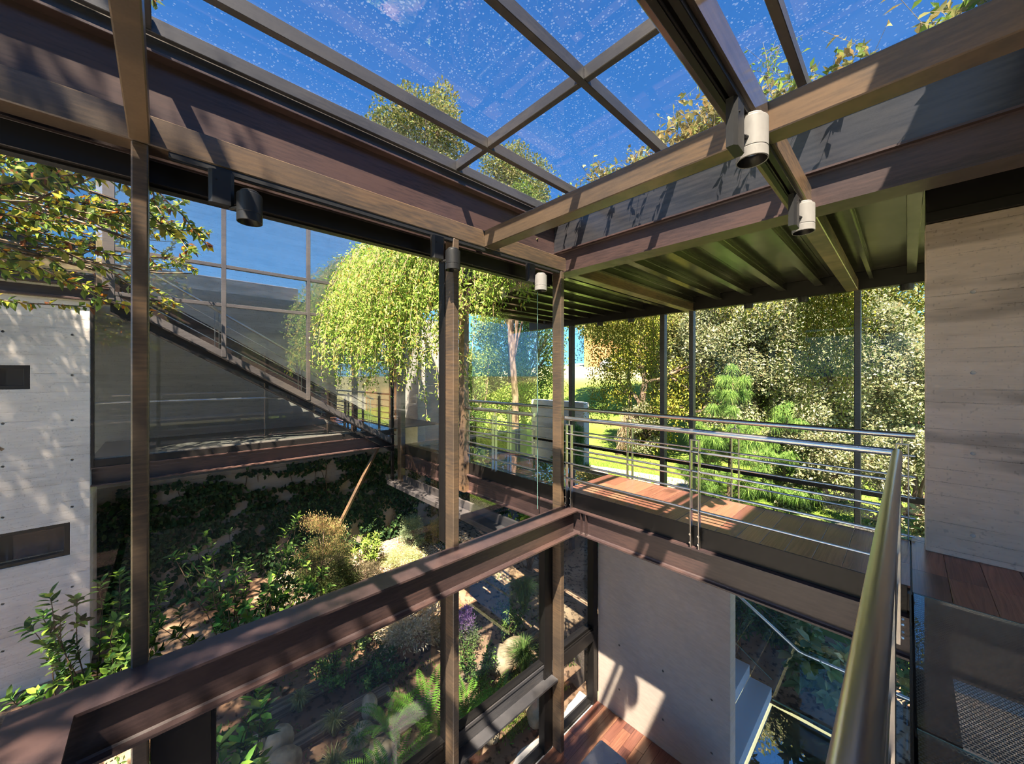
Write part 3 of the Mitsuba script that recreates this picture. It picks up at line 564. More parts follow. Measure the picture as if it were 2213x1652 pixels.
_LV = np.array([.022, .045, .08, .13, .20, .30, .44, .62])
def leaf_tone(c, b):
    """a plain leaf material of the nearest stock tone (plain materials let the renderer join the leaves)"""
    q = [int(np.argmin(abs(np.log(_LV / max(x, .01))))) for x in c]; key = f'{b}_{q[0]}{q[1]}{q[2]}'
    if key not in scene: scene[key] = {**scene[b], 'base_color': C(*[float(_LV[i]) for i in q])}
    return key
def leaf_set(holder, P, D, N, L, W, col, b, single=0, key='leaf', fold=.18, curl=.12, seg=2, rest_seg=1):
    """the SINGLE leaves that show largest as parts of their own, the rest as one part"""
    n = len(P); L = np.broadcast_to(np.asarray(L, float), (n,)); W = np.broadcast_to(np.asarray(W, float), (n,))
    rest = np.ones(n, bool)
    if single:
        mid = P + unit(D) * L[:, None] * .5; q = mid - CAM; right = q[:, 0]*BX + q[:, 1]*AX; w = -q[:, 0]*AX + q[:, 1]*BX
        px, py = 1106.5 + FPX*right/np.maximum(w, .1), 814 - FPX*q[:, 2]/np.maximum(w, .1)
        size = np.where((w > .3) & (px > 0) & (px < 2213) & (py > 0) & (py < 1652), L * W / np.maximum(w, .1)**2, 0)
        pick = np.argsort(-size)[:single]; pick = pick[size[pick] > 0]; rest[pick] = False
        nv = 7; grp = np.array_split(pick[np.argsort(col[pick].sum(1))], nv)
        for g in grp:
            if not len(g): continue
            m, c = leaf_mesh(np.zeros((1, 3)), np.array([[0, 1.0, 0]]), np.array([[0, 0, 1.0]]), 1.0, 1.0, col[g].mean(0)[None], fold, curl, 2)
            sh = mikit.ply(m, leaf_tone(col[g].mean(0), b), True)
            for i in g:
                d = unit(D[i]); s = unit(np.cross(d, N[i])); u = np.cross(s, d)
                M = np.eye(4); M[:3, 0], M[:3, 1], M[:3, 2], M[:3, 3] = s*W[i], d*L[i], u*W[i], P[i]
                part(holder, key, {**sh, 'to_world': T(M)})
    if rest.any():
        m, c = leaf_mesh(P[rest], D[rest], N[rest], L[rest], W[rest], col[rest], fold, curl, rest_seg)
        part(holder, 'foliage', leaf_ply(m, c, b), None, True)
def rand_dir(r, n, up=0.0):
    d = r.normal(size=(n, 3)); d[:, 2] += up; return unit(d)
def wiggle(r, a, b, n, amp):
    t = np.linspace(0, 1, n)[:, None]; p = np.asarray(a)*(1-t) + np.asarray(b)*t
    o = np.cumsum(r.normal(0, amp, (n, 3)), 0); o -= o[0] + (o[-1] - o[0]) * t; return p + o
def grow(r, p, d, length, rad, depth, out, tips, droop=.1, spread=.6, kids=(3, 5)):
    n = 7; pts = [np.asarray(p, float)]; d = unit(np.asarray(d, float))
    for i in range(n - 1):
        d = unit(d + r.normal(0, .13, 3) + np.array([0, 0, -droop * .25])); pts.append(pts[-1] + d * length / (n - 1))
    out.append((np.array(pts), np.linspace(rad, rad * .45, n)))
    if depth == 0: tips.append(np.array(pts)); return
    for _ in range(r.integers(*kids)):
        k = r.integers(2, n); dd = unit(pts[k] - pts[k-1]); side = unit(np.cross(dd, r.normal(size=3)))
        grow(r, pts[k], unit(dd + side * spread * r.uniform(.6, 1.5)), length * r.uniform(.42, .68), rad * (.45 + .25*(1 - k/n)), depth - 1, out, tips, droop, spread, kids)
def wood_of(out, sides=5, minr=.0):
    return join(*[tube(p, np.maximum(q, minr), sides, False) for p, q in out])
def strip_leaves(r, tips, per, L, stem_up=.3):
    P, D, N = [], [], []
    for t in tips:
        k = r.uniform(.12, 1, per) * (len(t) - 1); i = np.minimum(k.astype(int), len(t) - 2); f = (k - i)[:, None]
        p = t[i] * (1 - f) + t[i + 1] * f; ax = unit(t[i + 1] - t[i]); s = unit(np.cross(ax, r.normal(size=(per, 3))))
        P.append(p); D.append(unit(ax * .55 + s + np.array([0, 0, -.15]))); N.append(unit(r.normal(0, .45, (per, 3)) + np.array([0, 0, 1.0])))
    return np.vstack(P), np.vstack(D), np.vstack(N)

# ------------------------------------------------------------------ trees beyond the garden
def crown_points(r, c, rad, n, clumps, tight=.20, shell=.55):
    u = rand_dir(r, clumps, .25) * (r.uniform(shell, 1, (clumps, 1))); cc = np.asarray(c) + u * np.asarray(rad)
    k = r.integers(0, clumps, n); off = r.normal(0, 1, (n, 3)) * np.asarray(rad) * tight
    off /= np.maximum(1, np.linalg.norm(off / (np.asarray(rad) * tight), axis=1, keepdims=True) / 1.6)
    return cc[k] + off, unit(off + .5 * (cc[k] - c) / np.asarray(rad)), cc
SILVER = [(.29,.32,.19,5), (.42,.43,.29,4), (.18,.22,.11,4), (.31,.28,.15,2), (.10,.14,.06,2)]
GREEN = [(.16,.26,.06,4), (.24,.33,.08,3), (.10,.17,.045,3), (.34,.36,.10,1)]
OLIVE = [(.30,.30,.12,4), (.22,.27,.09,4), (.38,.32,.15,2), (.14,.18,.06,3)]
def tree(key, label, base, height, c, rad, n, leaf, cols, seed, clumps=60, tight=.2, group=None, shell=.55, trunk_r=.16):
    r = np.random.default_rng(seed); k = thing(key, label, 'tree', group)
    P, D, cc = crown_points(r, np.array(c, float), np.array(rad, float), n, clumps, tight, shell)
    tr = [(wiggle(r, base, (c[0], c[1], c[2] - rad[2]*.2), 9, .06), np.linspace(trunk_r, trunk_r*.5, 9))]
    part(k, 'trunk', ply(wood_of(tr, 8), 'm_bark', True))
    br = [(wiggle(r, tr[0][0][r.integers(4, 9)], q, 6, .05), np.linspace(trunk_r*.35, trunk_r*.10, 6)) for q in cc[::2]]
    part(k, 'branch', ply(wood_of(br, 5), 'm_bark', True), None, True)
    L = leaf * r.uniform(.7, 1.3, n); N = unit(rand_dir(r, n) + np.array([0, 0, 1.1]) + .5*D)
    m, col = leaf_mesh(P, unit(rand_dir(r, n) + .6*D), N, L, L*.55, pal(r, cols, n))
    part(k, 'crown', leaf_ply(m, col, 'm_leaf'), None, True)
    return k
def gz(x, y): return float(ground_z(x, y))
bg = [('broad silver leaved oak behind the bridge, left of the last rear post', (-5.2, 19.0), 2.2, (3.2, 2.6, 3.6), 85000, .12, SILVER, 101),
      ('silver leaved oak behind the last rear post', (-2.2, 19.4), 2.0, (2.7, 2.4, 3.6), 72000, .12, SILVER, 110),
      ('silver leaved oak behind the bridge, lower and nearest the concrete wall', (.1, 20.3), .2, (3.0, 2.6, 3.0), 58000, .115, SILVER, 102),
      ('grey green oak behind the close pair of posts', (-8.2, 20.8), 3.4, (2.5, 2.3, 3.9), 52000, .12, SILVER, 103),
      ('olive tinted oak far behind the bridge, above the street', (-14.4, 25.0), 7.4, (4.6, 3.6, 3.9), 30000, .20, OLIVE, 104),
      ('tall oak rising over the others behind the rear glazing', (-7.5, 28.5), 7.6, (5.6, 4.0, 6.4), 46000, .22, OLIVE, 105),
      ('broad oak behind the last rear post, paler towards the sky gap', (-4.2, 31.0), 5.0, (5.2, 4.0, 5.6), 46000, .24, OLIVE, 106),
      ('low bush of silver leaves on the bank beyond the rear glazing', (-1.9, 14.0), -1.0, (1.5, 1.1, 1.5), 17000, .10, SILVER, 107),
      ('low bush of silver leaves beyond the glazing beside the concrete wall', (.1, 12.2), -1.0, (1.1, .9, 1.5), 12000, .085, SILVER, 108),
      ('grey green bush in front of the old leaning tree', (-8.5, 16.4), -.9, (1.2, 1.0, 1.2), 8000, .10, SILVER, 109),
      ('dense green bush seen through the garden glass between the posts', (-12.6, 9.9), .6, (1.8, 1.8, 2.6), 16000, .10, GREEN, 115),
      ('olive tree with a rounded crown behind the concrete block, in front of the far house', (-9.0, 18.2), 3.6, (2.1, 1.6, 2.3), 22000, .11, OLIVE, 118),
      ('dark green bush behind the glass end of the bridge', (-11.6, 7.9), .4, (1.2, 1.1, 2.2), 12000, .09, [(.06,.12,.03,3), (.10,.18,.05,2)], 117),
      ('green oak beyond the garden glass, left of the corner post', (-15.5, 15.0), 3.0, (3.0, 3.0, 4.5), 26000, .15, GREEN, 116)]
for lab, (x, y), cz, rad, n, leaf, cols, seed in bg:
    tree('oak_tree' if rad[0] > 2 else 'bush', lab, (x + .2, y + .3, gz(x, y) - .1), 0, (x, y, cz), rad, n, leaf, cols, seed, clumps=130 if rad[0] > 2 else 46, tight=.125, shell=.55)
tree('tall_tree', 'tall sunlit tree seen through the skylight, left of centre', (-13.0, 7.4, -3.2), 0, (-13.0, 7.3, 9.3), (2.4, 2.0, 2.9), 26000, .115, OLIVE, 111, 70, .16)
tree('tall_tree', 'smaller sunlit tree low in the skylight above the girder end', (-11.6, 10.9, -2.6), 0, (-11.6, 10.9, 9.0), (1.9, 1.7, 2.2), 16000, .11, OLIVE, 112, 50, .17)
tree('tall_tree', 'green tree filling the lower corner of the skylight', (-10.2, 9.9, -2.6), 0, (-10.6, 9.6, 6.9), (1.9, 1.2, 1.6), 14000, .11, GREEN, 113, 50, .17)
tree('tall_tree', 'dark green tree behind the glazed stair house', (-15.5, 3.0, -2.6), 0, (-15.0, 3.0, 4.5), (2.5, 3.0, 3.0), 9000, .16, GREEN, 114, 50, .2)
# trees behind the house that shade it, out of the frame
tree('shade_tree', 'tree standing behind the house, its crown over the roof, out of the frame', (2.6, -9.0, -3.0), 0, (-1.1, -4.2, 9.6), (2.5, 2.2, 1.5), 4200, .15, GREEN, 121, 44, .17, None, .3, .24)
tree('shade_tree', 'tree standing beside the house, its crown over the garden, out of the frame', (-4.9, -12.5, -3.4), 0, (-4.4, -6.4, 9.4), (3.4, 2.0, 1.7), 6800, .15, GREEN, 122, 44, .17, None, .3, .24)

tree('shade_tree', 'small tree behind the house corner, its crown above the skylight edge, out of the frame', (3.6, -6.5, -3.0), 0, (2.3, -2.3, 9.6), (1.2, .9, .9), 1900, .15, GREEN, 123, 18, .2, None, .3, .14)

# old leaning tree with dry hanging needles
k = thing('leaning_tree', 'old leaning tree with hanging dry needles on the bank behind the bridge', 'tree'); r = np.random.default_rng(131)
base = np.array([-9.6, 16.2, gz(-9.6, 16.2) - .1]); out, tips = [], []
tr = np.array([base, base + [.15, .1, .8], base + [.55, .1, 1.6], base + [1.0, .2, 2.5], base + [1.2, .2, 3.6]]); out.append((tr, np.linspace(.26, .13, 5)))
for i, d, l in ((2, (1.2, .1, .9), 2.6), (3, (1.4, -.1, .25), 2.6), (3, (-.6, .3, .9), 2.0), (4, (.9, .3, .6), 2.2), (4, (-.3, 0, 1), 2.0), (1, (1.3, .1, .5), 1.6)): grow(r, tr[i], d, l, .11, 1, out, tips, .1, .7)
part(k, 'trunk', ply(wood_of(out, 7), 'm_bark', True))
P, D, N = strip_leaves(r, tips, 260, .1); n = len(P); P = P + r.normal(0, .30, P.shape)
m, c = leaf_mesh(P, D, N, .16*r.uniform(.6, 1.3, n), .07, pal(r, [(.28,.32,.05,4), (.40,.34,.06,3), (.16,.22,.05,3)], n)); part(k, 'crown', leaf_ply(m, c, 'm_leaf'), None, True)
n = 900; P = np.stack([base[0] + r.normal(.55, .22, n), base[1] - .25 + r.normal(0, .12, n), base[2] + r.uniform(.7, 2.2, n)], 1); D = unit(r.normal(0, .25, (n, 3)) + [0, 0, -1])
m, c = leaf_mesh(P, D, rand_dir(r, n), r.uniform(.2, .6, n), .018, pal(r, [(.42,.32,.22,1), (.30,.22,.15,1)], n)); part(k, 'dry_needles', leaf_ply(m, c, 'm_leaf_dull'), 'dry brown hanging needles', True)

# young pines with long drooping needles
def pine(label, x, y, h, seed, n_whorl=7, spread=1.1):
    r = np.random.default_rng(seed); k = thing('pine', label, 'pine tree'); z0 = gz(x, y) - .1; out, tuft = [], []
    tr = wiggle(r, (x, y, z0), (x + .1, y, z0 + h), 10, .015); out.append((tr, np.linspace(.055, .015, 10)))
    for i in range(n_whorl):
        t = .22 + .74 * i / (n_whorl - 1); p = tr[int(t*9)]; l = spread * (1 - t*.75)
        for a in r.uniform(0, 2*np.pi, 4) + np.arange(4)*np.pi/2:
            q = p + np.array([np.cos(a)*l, np.sin(a)*l, l*.42]); b = wiggle(r, p, q, 5, .02); out.append((b, np.linspace(.016, .006, 5))); tuft += [b[-1], b[-2]] + ([b[2]] if i < 4 else [])
    tuft.append(tr[-1]); part(k, 'trunk', ply(wood_of(out, 6), 'm_bark', True))
    tuft = np.array(tuft); per = 130; n = len(tuft)*per; P = np.repeat(tuft, per, 0); d = rand_dir(r, n, .35); P = P + d*.03
    L = r.uniform(.22, .36, n); mid = P + d*L[:, None]*.5; end = mid + unit(d*.55 + np.array([0, 0, -.85]))*L[:, None]*.6
    s = unit(np.cross(d, rand_dir(r, n)))*.0045; v = np.stack([P - s, P + s, mid + s, mid - s, end], 1).reshape(-1, 3)
    f = (np.arange(n)[:, None, None]*5 + np.array([[0,1,2],[0,2,3],[3,2,4]])[None]).reshape(-1, 3)
    part(k, 'needles', mikit.ply((v, f), 'm_leaf', False, color=np.repeat(pal(r, [(.16,.30,.075,3), (.24,.40,.10,2), (.10,.20,.06,2)], n), 5, 0)), None, True)
pine('young pine with long drooping needles behind the bridge, right of the close pair of posts', -3.75, 12.6, 4.3, 141, 8, 1.25)
pine('young pine with drooping needles beyond the bridge, lower and further right', -2.55, 13.6, 3.1, 142, 6, 1.1)
pine('small pine low behind the close pair of posts', -4.6, 12.3, 2.6, 143, 6, .95)
pine('pine seen through the garden glass left of the corner post', -7.7, 9.8, 3.3, 144, 7, 1.0)

# grass blades on the near lawn
r = np.random.default_rng(150); n = 26000; x = r.uniform(-11, 2.5, n); y = 9.6 + 8*r.uniform(0, 1, n)**1.5; P = np.stack([x, y, ground_z(x, y) - .01], 1)
m, c = leaf_mesh(P, unit(r.normal(0, .45, (n, 3)) + [0, 0, 1]), rand_dir(r, n), r.uniform(.06, .17, n), .016, pal(r, [(.22,.34,.055,3), (.32,.42,.09,2), (.14,.23,.04,2)], n))
one('lawn_grass', leaf_ply(m, c, 'm_leaf'), 'fresh green grass blades on the lawn behind the bridge', 'grass', kind='stuff')
xp = np.linspace(-13, -4.6, 40); pth = []
for x in xp: pth += [(x, 12.0 + .14*(x + 9), gz(x, 12.0 + .14*(x+9)) + .06), (x, 13.5 + .14*(x + 9), gz(x, 13.5 + .14*(x+9)) + .06)]
f = [[2*i, 2*i+2, 2*i+3] for i in range(39)] + [[2*i, 2*i+3, 2*i+1] for i in range(39)]
struct('path', ply((np.array(pth), np.array(f)), 'm_path', True), 'grey asphalt path with leaf shadows crossing the lawn behind the bridge', 'path')
mat('m_path', two(princ((.20,.195,.20), 0.9, 0.2)))
one('concrete_block', ply(box(-9.9, -7.45, 10.3, 10.62, -3.4, .70, .015), 'm_concrete_left'), 'pale free-standing concrete wall block on the lawn, behind the corner post', 'wall block')

# far street: house and cars
hs = thing('far_house', 'orange plastered house glimpsed through the trees beyond the street', 'house')
part(hs, 'body', ply(box(-34, -9, 47, 56, 3, 13, .05), 'm_orange')); part(hs, 'roof', ply(prism([(46, 13), (57, 13), (51.5, 16)], 'x', -35, -8), 'm_door_wood'))
for x in (-31, -27, -23, -19, -15, -11.5):
    w = part(hs, 'window', ply(box(x, x + 1.6, 46.9, 47.05, 8.6, 10.4, .02), 'm_paint_dark'))
mat('m_orange', two(princ((.62,.30,.13), 0.9, 0.2)))
mat('m_car_white', princ((.75,.76,.78), 0.25, 0.5, clearcoat=.6)); mat('m_car_dark', princ((.05,.06,.085), 0.25, 0.5, clearcoat=.6)); mat('m_tyre', princ((.02,.02,.02), 0.8))
mat('m_carglass', princ((.02,.025,.03), 0.06, 0.6))
for i, (x, y, m, lab) in enumerate(((-23.5, 39.5, 'm_car_white', 'white car parked on the far street, leftmost'), (-18.3, 38.5, 'm_car_dark', 'dark car parked between two white cars on the far street'), (-13.0, 37.5, 'm_car_white', 'white car parked on the far street, behind the close pair of posts'))):
    k = thing('car', lab, 'car'); z = gz(x, y) + .05
    prof = [(-2.1, .25), (2.1, .25), (2.15, .65), (1.95, .82), (1.1, .92), (.5, 1.38), (-1.1, 1.42), (-1.75, .98), (-2.1, .90)]
    part(k, 'body', ply(trimesh.Trimesh(*(lambda q: (np.stack([q.vertices[:, 0] + x, q.vertices[:, 1] + y, q.vertices[:, 2] + z], 1), q.faces))(prism(prof, 'y', -.85, .85)), process=False), m))
    part(k, 'window', ply(box(x - 1.25, x + .62, y - .862, y - .84, z + .93, z + 1.30, .01), 'm_carglass'))
    for wx in (-1.3, 1.3):
        for s in (-.80, .80): part(k, 'wheel', ply(cyl((x + wx, y + s - .1, z + .32), (x + wx, y + s + .1, z + .32), .32, 18), 'm_tyre'))

# ------------------------------------------------------------------ hanging creeper on the edge of the bridge roof
LIME = [(.29,.44,.09,5), (.42,.54,.17,3), (.18,.33,.06,4), (.58,.47,.12,1.5), (.16,.28,.05,2)]
k = thing('creeper', 'bright yellow-green creeper cascading over the edge of the bridge roof beyond the glass', 'creeper')
r = np.random.default_rng(201); stems, P, D, N = [], [], [], []
for i in range(460):
    x0 = r.choice([r.uniform(-8.9, -6.0), r.uniform(-8.4, -3.9)], p=[.55, .45]); u = np.clip((-x0 - 3.7) / 2.4, 0, 1)
    out = r.uniform(.05, .45) + r.uniform(.2, 1.75) * u; drop = (r.uniform(.35, 1.0) + 1.6 * r.uniform(0, 1)**1.1 * u) * (1.0 - .35*np.clip((-x0 - 8.2), 0, 1)); lift = r.uniform(.1, .75) * u + .05
    t = np.linspace(0, 1, 12); y = 4.30 - out*np.sin(t*np.pi/2)**.9; z = 3.86 + lift*np.sin(np.pi*np.minimum(t*1.35, 1)) - drop*t**2.2 - .1*t
    x = x0 + r.normal(0, .18)*t + .10*np.sin(t*5 + r.uniform(0, 6)); s = np.stack([x, y, z], 1) + np.cumsum(r.normal(0, .012, (12, 3)), 0); stems.append((s, np.linspace(.005, .002, 12)))
    n = int(55 + 45*drop); q = r.uniform(.05, 1, n)*11; j = np.minimum(q.astype(int), 10); f = (q - j)[:, None]; p = s[j]*(1-f) + s[j+1]*f
    P.append(p + r.normal(0, .055, (n, 3))); D.append(unit(rand_dir(r, n) + unit(s[j+1]-s[j])*.6 + [0, 0, -.2])); N.append(unit(rand_dir(r, n)*.8 + [.25, -.3, .9]))
for i in range(34):   # long thin trailing shoots
    x0 = r.uniform(-8.6, -4.2); a = np.array([x0, r.uniform(2.7, 3.6), r.uniform(2.5, 3.2)]); l = r.uniform(.9, 1.7); s = wiggle(r, a, a + [r.normal(0, .2), r.normal(0, .15), -l], 10, .02); stems.append((s, np.full(10, .003)))
    n = 70; q = r.uniform(0, 1, n)*9; j = np.minimum(q.astype(int), 8); f = (q - j)[:, None]; P.append(s[j]*(1-f) + s[j+1]*f + r.normal(0, .018, (n, 3))); D.append(unit(rand_dir(r, n) + [0, 0, -.5])); N.append(rand_dir(r, n, 1))
P, D, N = np.vstack(P), np.vstack(D), np.vstack(N); n = len(P)
part(k, 'stem', ply(wood_of(stems, 3), 'm_twig_pale'), None, True)
leaf_set(k, P, D, N, .072*r.uniform(.65, 1.35, n), .030*r.uniform(.7, 1.3, n), pal(r, LIME, n), 'm_leaf', 160)

# ------------------------------------------------------------------ oak with autumn leaves at the left
k = thing('autumn_oak', 'oak branches with green, yellow and rusty leaves reaching in at the upper left', 'oak tree')
r = np.random.default_rng(211); out, tips = [], []
trunk = np.array([(-6.6, -6.2, gz(-6.6, -6.2) - .1), (-6.5, -6.1, -1), (-6.3, -5.7, 1.6), (-6.1, -5.1, 3.6), (-6.0, -4.6, 5.0)]); out.append((trunk, np.array([.19, .17, .15, .12, .09])))
for a, d, l in (((-6.1, -5.1, 3.7), (.25, 1, -.03), 3.6), ((-6.1, -5.0, 3.9), (.05, 1, -.02), 4.4), ((-6.05, -4.9, 4.2), (.30, 1, -.06), 4.2), ((-6.2, -5.3, 3.3), (.14, 1, .06), 4.3), ((-6.0, -4.6, 4.8), (.22, 1, -.14), 4.5), ((-6.2, -5.3, 3.2), (.05, 1, .10), 3.9), ((-6.0, -4.7, 4.4), (-.1, 1, -.05), 4.4), ((-5.95, -4.5, 4.6), (.40, 1, -.03), 3.7), ((-6.2, -5.2, 3.4), (.22, 1, -.05), 4.3), ((-6.1, -4.9, 3.9), (.34, 1, -.12), 4.1), ((-6.2, -5.0, 3.0), (.12, 1, -.02), 4.6), ((-6.1, -5.1, 3.3), (.16, 1, -.08), 4.5), ((-6.2, -5.1, 2.9), (.20, 1, .02), 4.2), ((-6.0, -4.8, 3.6), (.08, 1, -.12), 4.6), ((-6.1, -4.9, 3.1), (.02, 1, -.06), 4.4)):
    grow(r, a, d, l, .036, 2, out, tips, .02, .42, (4, 6))
ok = lambda q: q[:, 0].max() < -3.9 and (q[:, 2].min() > 2.2 or q[:, 1].max() < -4) and q[:, 1].max() < .45
out = [(q, w) for q, w in out if w[0] > .03 or ok(q)]; tips = [q for q in tips if ok(q)]
part(k, 'trunk', ply(wood_of(out, 5, .0035), 'm_bark', True))
P, D, N = strip_leaves(r, tips, 70, .1)
P2, D2, _ = crown_points(r, np.array([-6.9, -3.7, 5.9]), np.array([1.4, 1.5, 1.0]), 9500, 30, .2); P, D, N = np.vstack([P, P2]), np.vstack([D, D2]), np.vstack([N, rand_dir(r, 9500, 1.0)]); n = len(P)
OAK = [(.30,.33,.05,4), (.17,.27,.06,5), (.09,.17,.05,4), (.50,.40,.05,1.5), (.42,.17,.03,.9), (.20,.09,.05,1.4), (.26,.36,.18,1.5)]
leaf_set(k, P, D, N, .080*r.uniform(.6, 1.3, n), .046*r.uniform(.7, 1.3, n), pal(r, OAK, n), 'm_leaf', 300, fold=.15, curl=.2)

# ------------------------------------------------------------------ glossy shrubs of the garden
GLOSS = [(.055,.115,.035,4), (.085,.165,.045,4), (.13,.25,.055,2.5), (.24,.42,.06,1.6), (.035,.08,.03,2)]
def shrub(key, label, base, h, rad, seed, nst, L, W, cols, single, per=9, lean=(0, 0), group=None, b='m_leaf_gloss'):
    r = np.random.default_rng(seed); k = thing(key, label, 'shrub', group); st, P, D, N = [], [], [], []
    base = np.array([base[0], base[1], gz(base[0], base[1]) - .04 if len(base) == 2 else base[2]])
    for i in range(nst):
        a = r.uniform(0, 2*np.pi); q = r.uniform(.15, 1)**.6; e = base + [lean[0]*h + np.cos(a)*rad*q, lean[1]*h + np.sin(a)*rad*q, h*r.uniform(.55, 1.0)*(1 - .25*q)]
        s = wiggle(r, base + [r.normal(0, .05), r.normal(0, .05), 0], e, 9, .025); st.append((s, np.linspace(.011, .004, 9)))
        for t in (.42, .55, .68, .80, .90, 1.0):
            c = s[int(t*8)]; tip = unit(s[int(t*8)] - s[int(t*8)-1]); d0 = unit(tip + rand_dir(r, 1)[0]*(.9 if t < 1 else .2)); tw = c + d0*r.uniform(.06, .16)
            st.append((np.array([c, tw]), np.array([.004, .003])))
            m = per; ph = r.uniform(0, 6.28) + np.arange(m)*2.4; u1 = unit(np.cross(d0, [.3, .2, .9])); u2 = np.cross(d0, u1)
            rad_dir = np.cos(ph)[:, None]*u1 + np.sin(ph)[:, None]*u2; al = np.linspace(0, 1, m)[:, None]
            P.append(c + (tw - c)*al); D.append(unit(rad_dir + d0*(.25 + .7*al) + r.normal(0, .15, (m, 3)))); N.append(unit(d0 - rad_dir*.3 + [0, 0, .5]))
    P, D, N = np.vstack(P), np.vstack(D), np.vstack(N); n = len(P)
    part(k, 'stem', ply(wood_of(st, 5), 'm_twig'))
    leaf_set(k, P, D, N, L*r.uniform(.65, 1.25, n), W*r.uniform(.75, 1.2, n), pal(r, cols, n, .22), b, single, fold=.16, curl=.16, rest_seg=2)
    return k
shrub('glossy_shrub', 'glossy dark green shrub at the end of the concrete house wall', (-7.0, -.62), 2.6, .62, 301, 20, .135, .060, GLOSS, 190, 9)
shrub('glossy_shrub', 'glossy camellia-like shrub in front of the ivy wall, middle of the garden', (-6.75, .95), 3.0, 1.0, 302, 34, .115, .056, GLOSS, 240, 9)
shrub('glossy_shrub', 'large-leaved shrub below the beam beside the black window panel', (-4.75, .42), 2.2, .50, 303, 13, .165, .068, GLOSS, 110, 9)
shrub('glossy_shrub', 'small-leaved evergreen shrub at the bottom left in front of the house wall', (-5.6, -1.1), 1.85, .80, 304, 30, .075, .034, [(.10,.19,.04,3), (.20,.33,.06,2), (.06,.12,.03,2)], 200, 9)
shrub('glossy_shrub', 'leafy sprig with long bright leaves at the left edge of the picture', (-5.0, -1.05), 2.45, .35, 305, 9, .15, .060, GLOSS, 60, 9)
shrub('glossy_shrub', 'upright sprig of long leaves at the left edge against the sunlit wall', (-7.4, -2.0), 2.5, .45, 306, 7, .15, .062, GLOSS, 60, 9)
shrub('rhododendron', 'small shrub with narrow bright leaves on the sunlit gravel', (-8.6, 3.45), .75, .36, 307, 12, .10, .030, [(.16,.27,.05,3), (.28,.42,.09,2)], 90, 9)
shrub('low_shrub', 'grey green bushy shrub on the sunlit slope near the corner window', (-6.55, 2.65), .8, .42, 308, 16, .055, .024, [(.12,.20,.07,3), (.20,.30,.11,2)], 0, 9, b='m_leaf')
shrub('low_shrub', 'dark bushy plant on the slope in front of the timber sleepers', (-5.9, 2.55), .55, .40, 309, 16, .055, .026, [(.07,.15,.05,3), (.13,.24,.07,2)], 0, 9, b='m_leaf')
shrub('low_shrub', 'mid green bushy plant under the middle of the steel beam', (-6.2, 1.95), .65, .36, 310, 16, .055, .026, [(.09,.19,.05,3), (.17,.30,.07,2)], 0, 9, b='m_leaf')
shrub('low_shrub', 'bushy plant behind the lower window, right of the middle post', (-4.9, 3.75), .95, .36, 311, 15, .055, .026, [(.10,.20,.06,3), (.20,.33,.08,2)], 0, 9, b='m_leaf')
shrub('low_shrub', 'fine leaved plant beside the big boulders behind the lower window', (-5.3, 4.9), .85, .40, 312, 13, .07, .022, [(.10,.18,.05,3), (.18,.28,.07,2)], 0, 9, b='m_leaf')
shrub('low_shrub', 'small leafy plant behind the narrow corner window', (-4.3, 5.1), .75, .22, 313, 9, .06, .030, [(.12,.26,.06,3), (.24,.40,.09,2)], 0, 9, b='m_leaf')
shrub('climbing_shrub', 'leafy shrub with yellowish young leaves below the bridge end', (-6.6, 6.8), 3.1, .75, 314, 22, .11, .055, [(.14,.26,.04,3), (.34,.46,.07,2), (.07,.14,.03,2)], 0, 9, b='m_leaf')
shrub('large_leaf_plant', 'pale large-leaved plant behind the stair glazing', (-.95, 7.95), 1.75, .55, 315, 13, .22, .12, [(.22,.30,.16,3), (.14,.22,.10,2), (.32,.38,.24,1)], 90, 7, b='m_leaf')
shrub('large_leaf_plant', 'dark leafy plant behind the stair glazing, left of the pale one', (-2.3, 8.1), 2.6, .7, 316, 16, .13, .05, [(.07,.13,.04,3), (.12,.20,.06,2)], 0, 9, b='m_leaf')
shrub('large_leaf_plant', 'dark leafy plant behind the stair glazing, right of the pale one', (.4, 8.2), 2.4, .75, 318, 20, .14, .06, [(.08,.15,.05,3), (.14,.22,.07,2)], 0, 9, b='m_leaf')
shrub('large_leaf_plant', 'low dark plant at the foot of the stair glazing', (-1.6, 8.7), 1.3, .9, 319, 26, .12, .05, [(.06,.12,.04,3), (.11,.18,.06,2)], 0, 9, b='m_leaf')
shrub('large_leaf_plant', 'leafy plant with round leaves beyond the rear glazing beside the concrete wall', (-.25, 10.2), 2.4, .65, 317, 14, .16, .11, [(.16,.24,.08,3), (.30,.36,.12,2)], 60, 6, b='m_leaf')

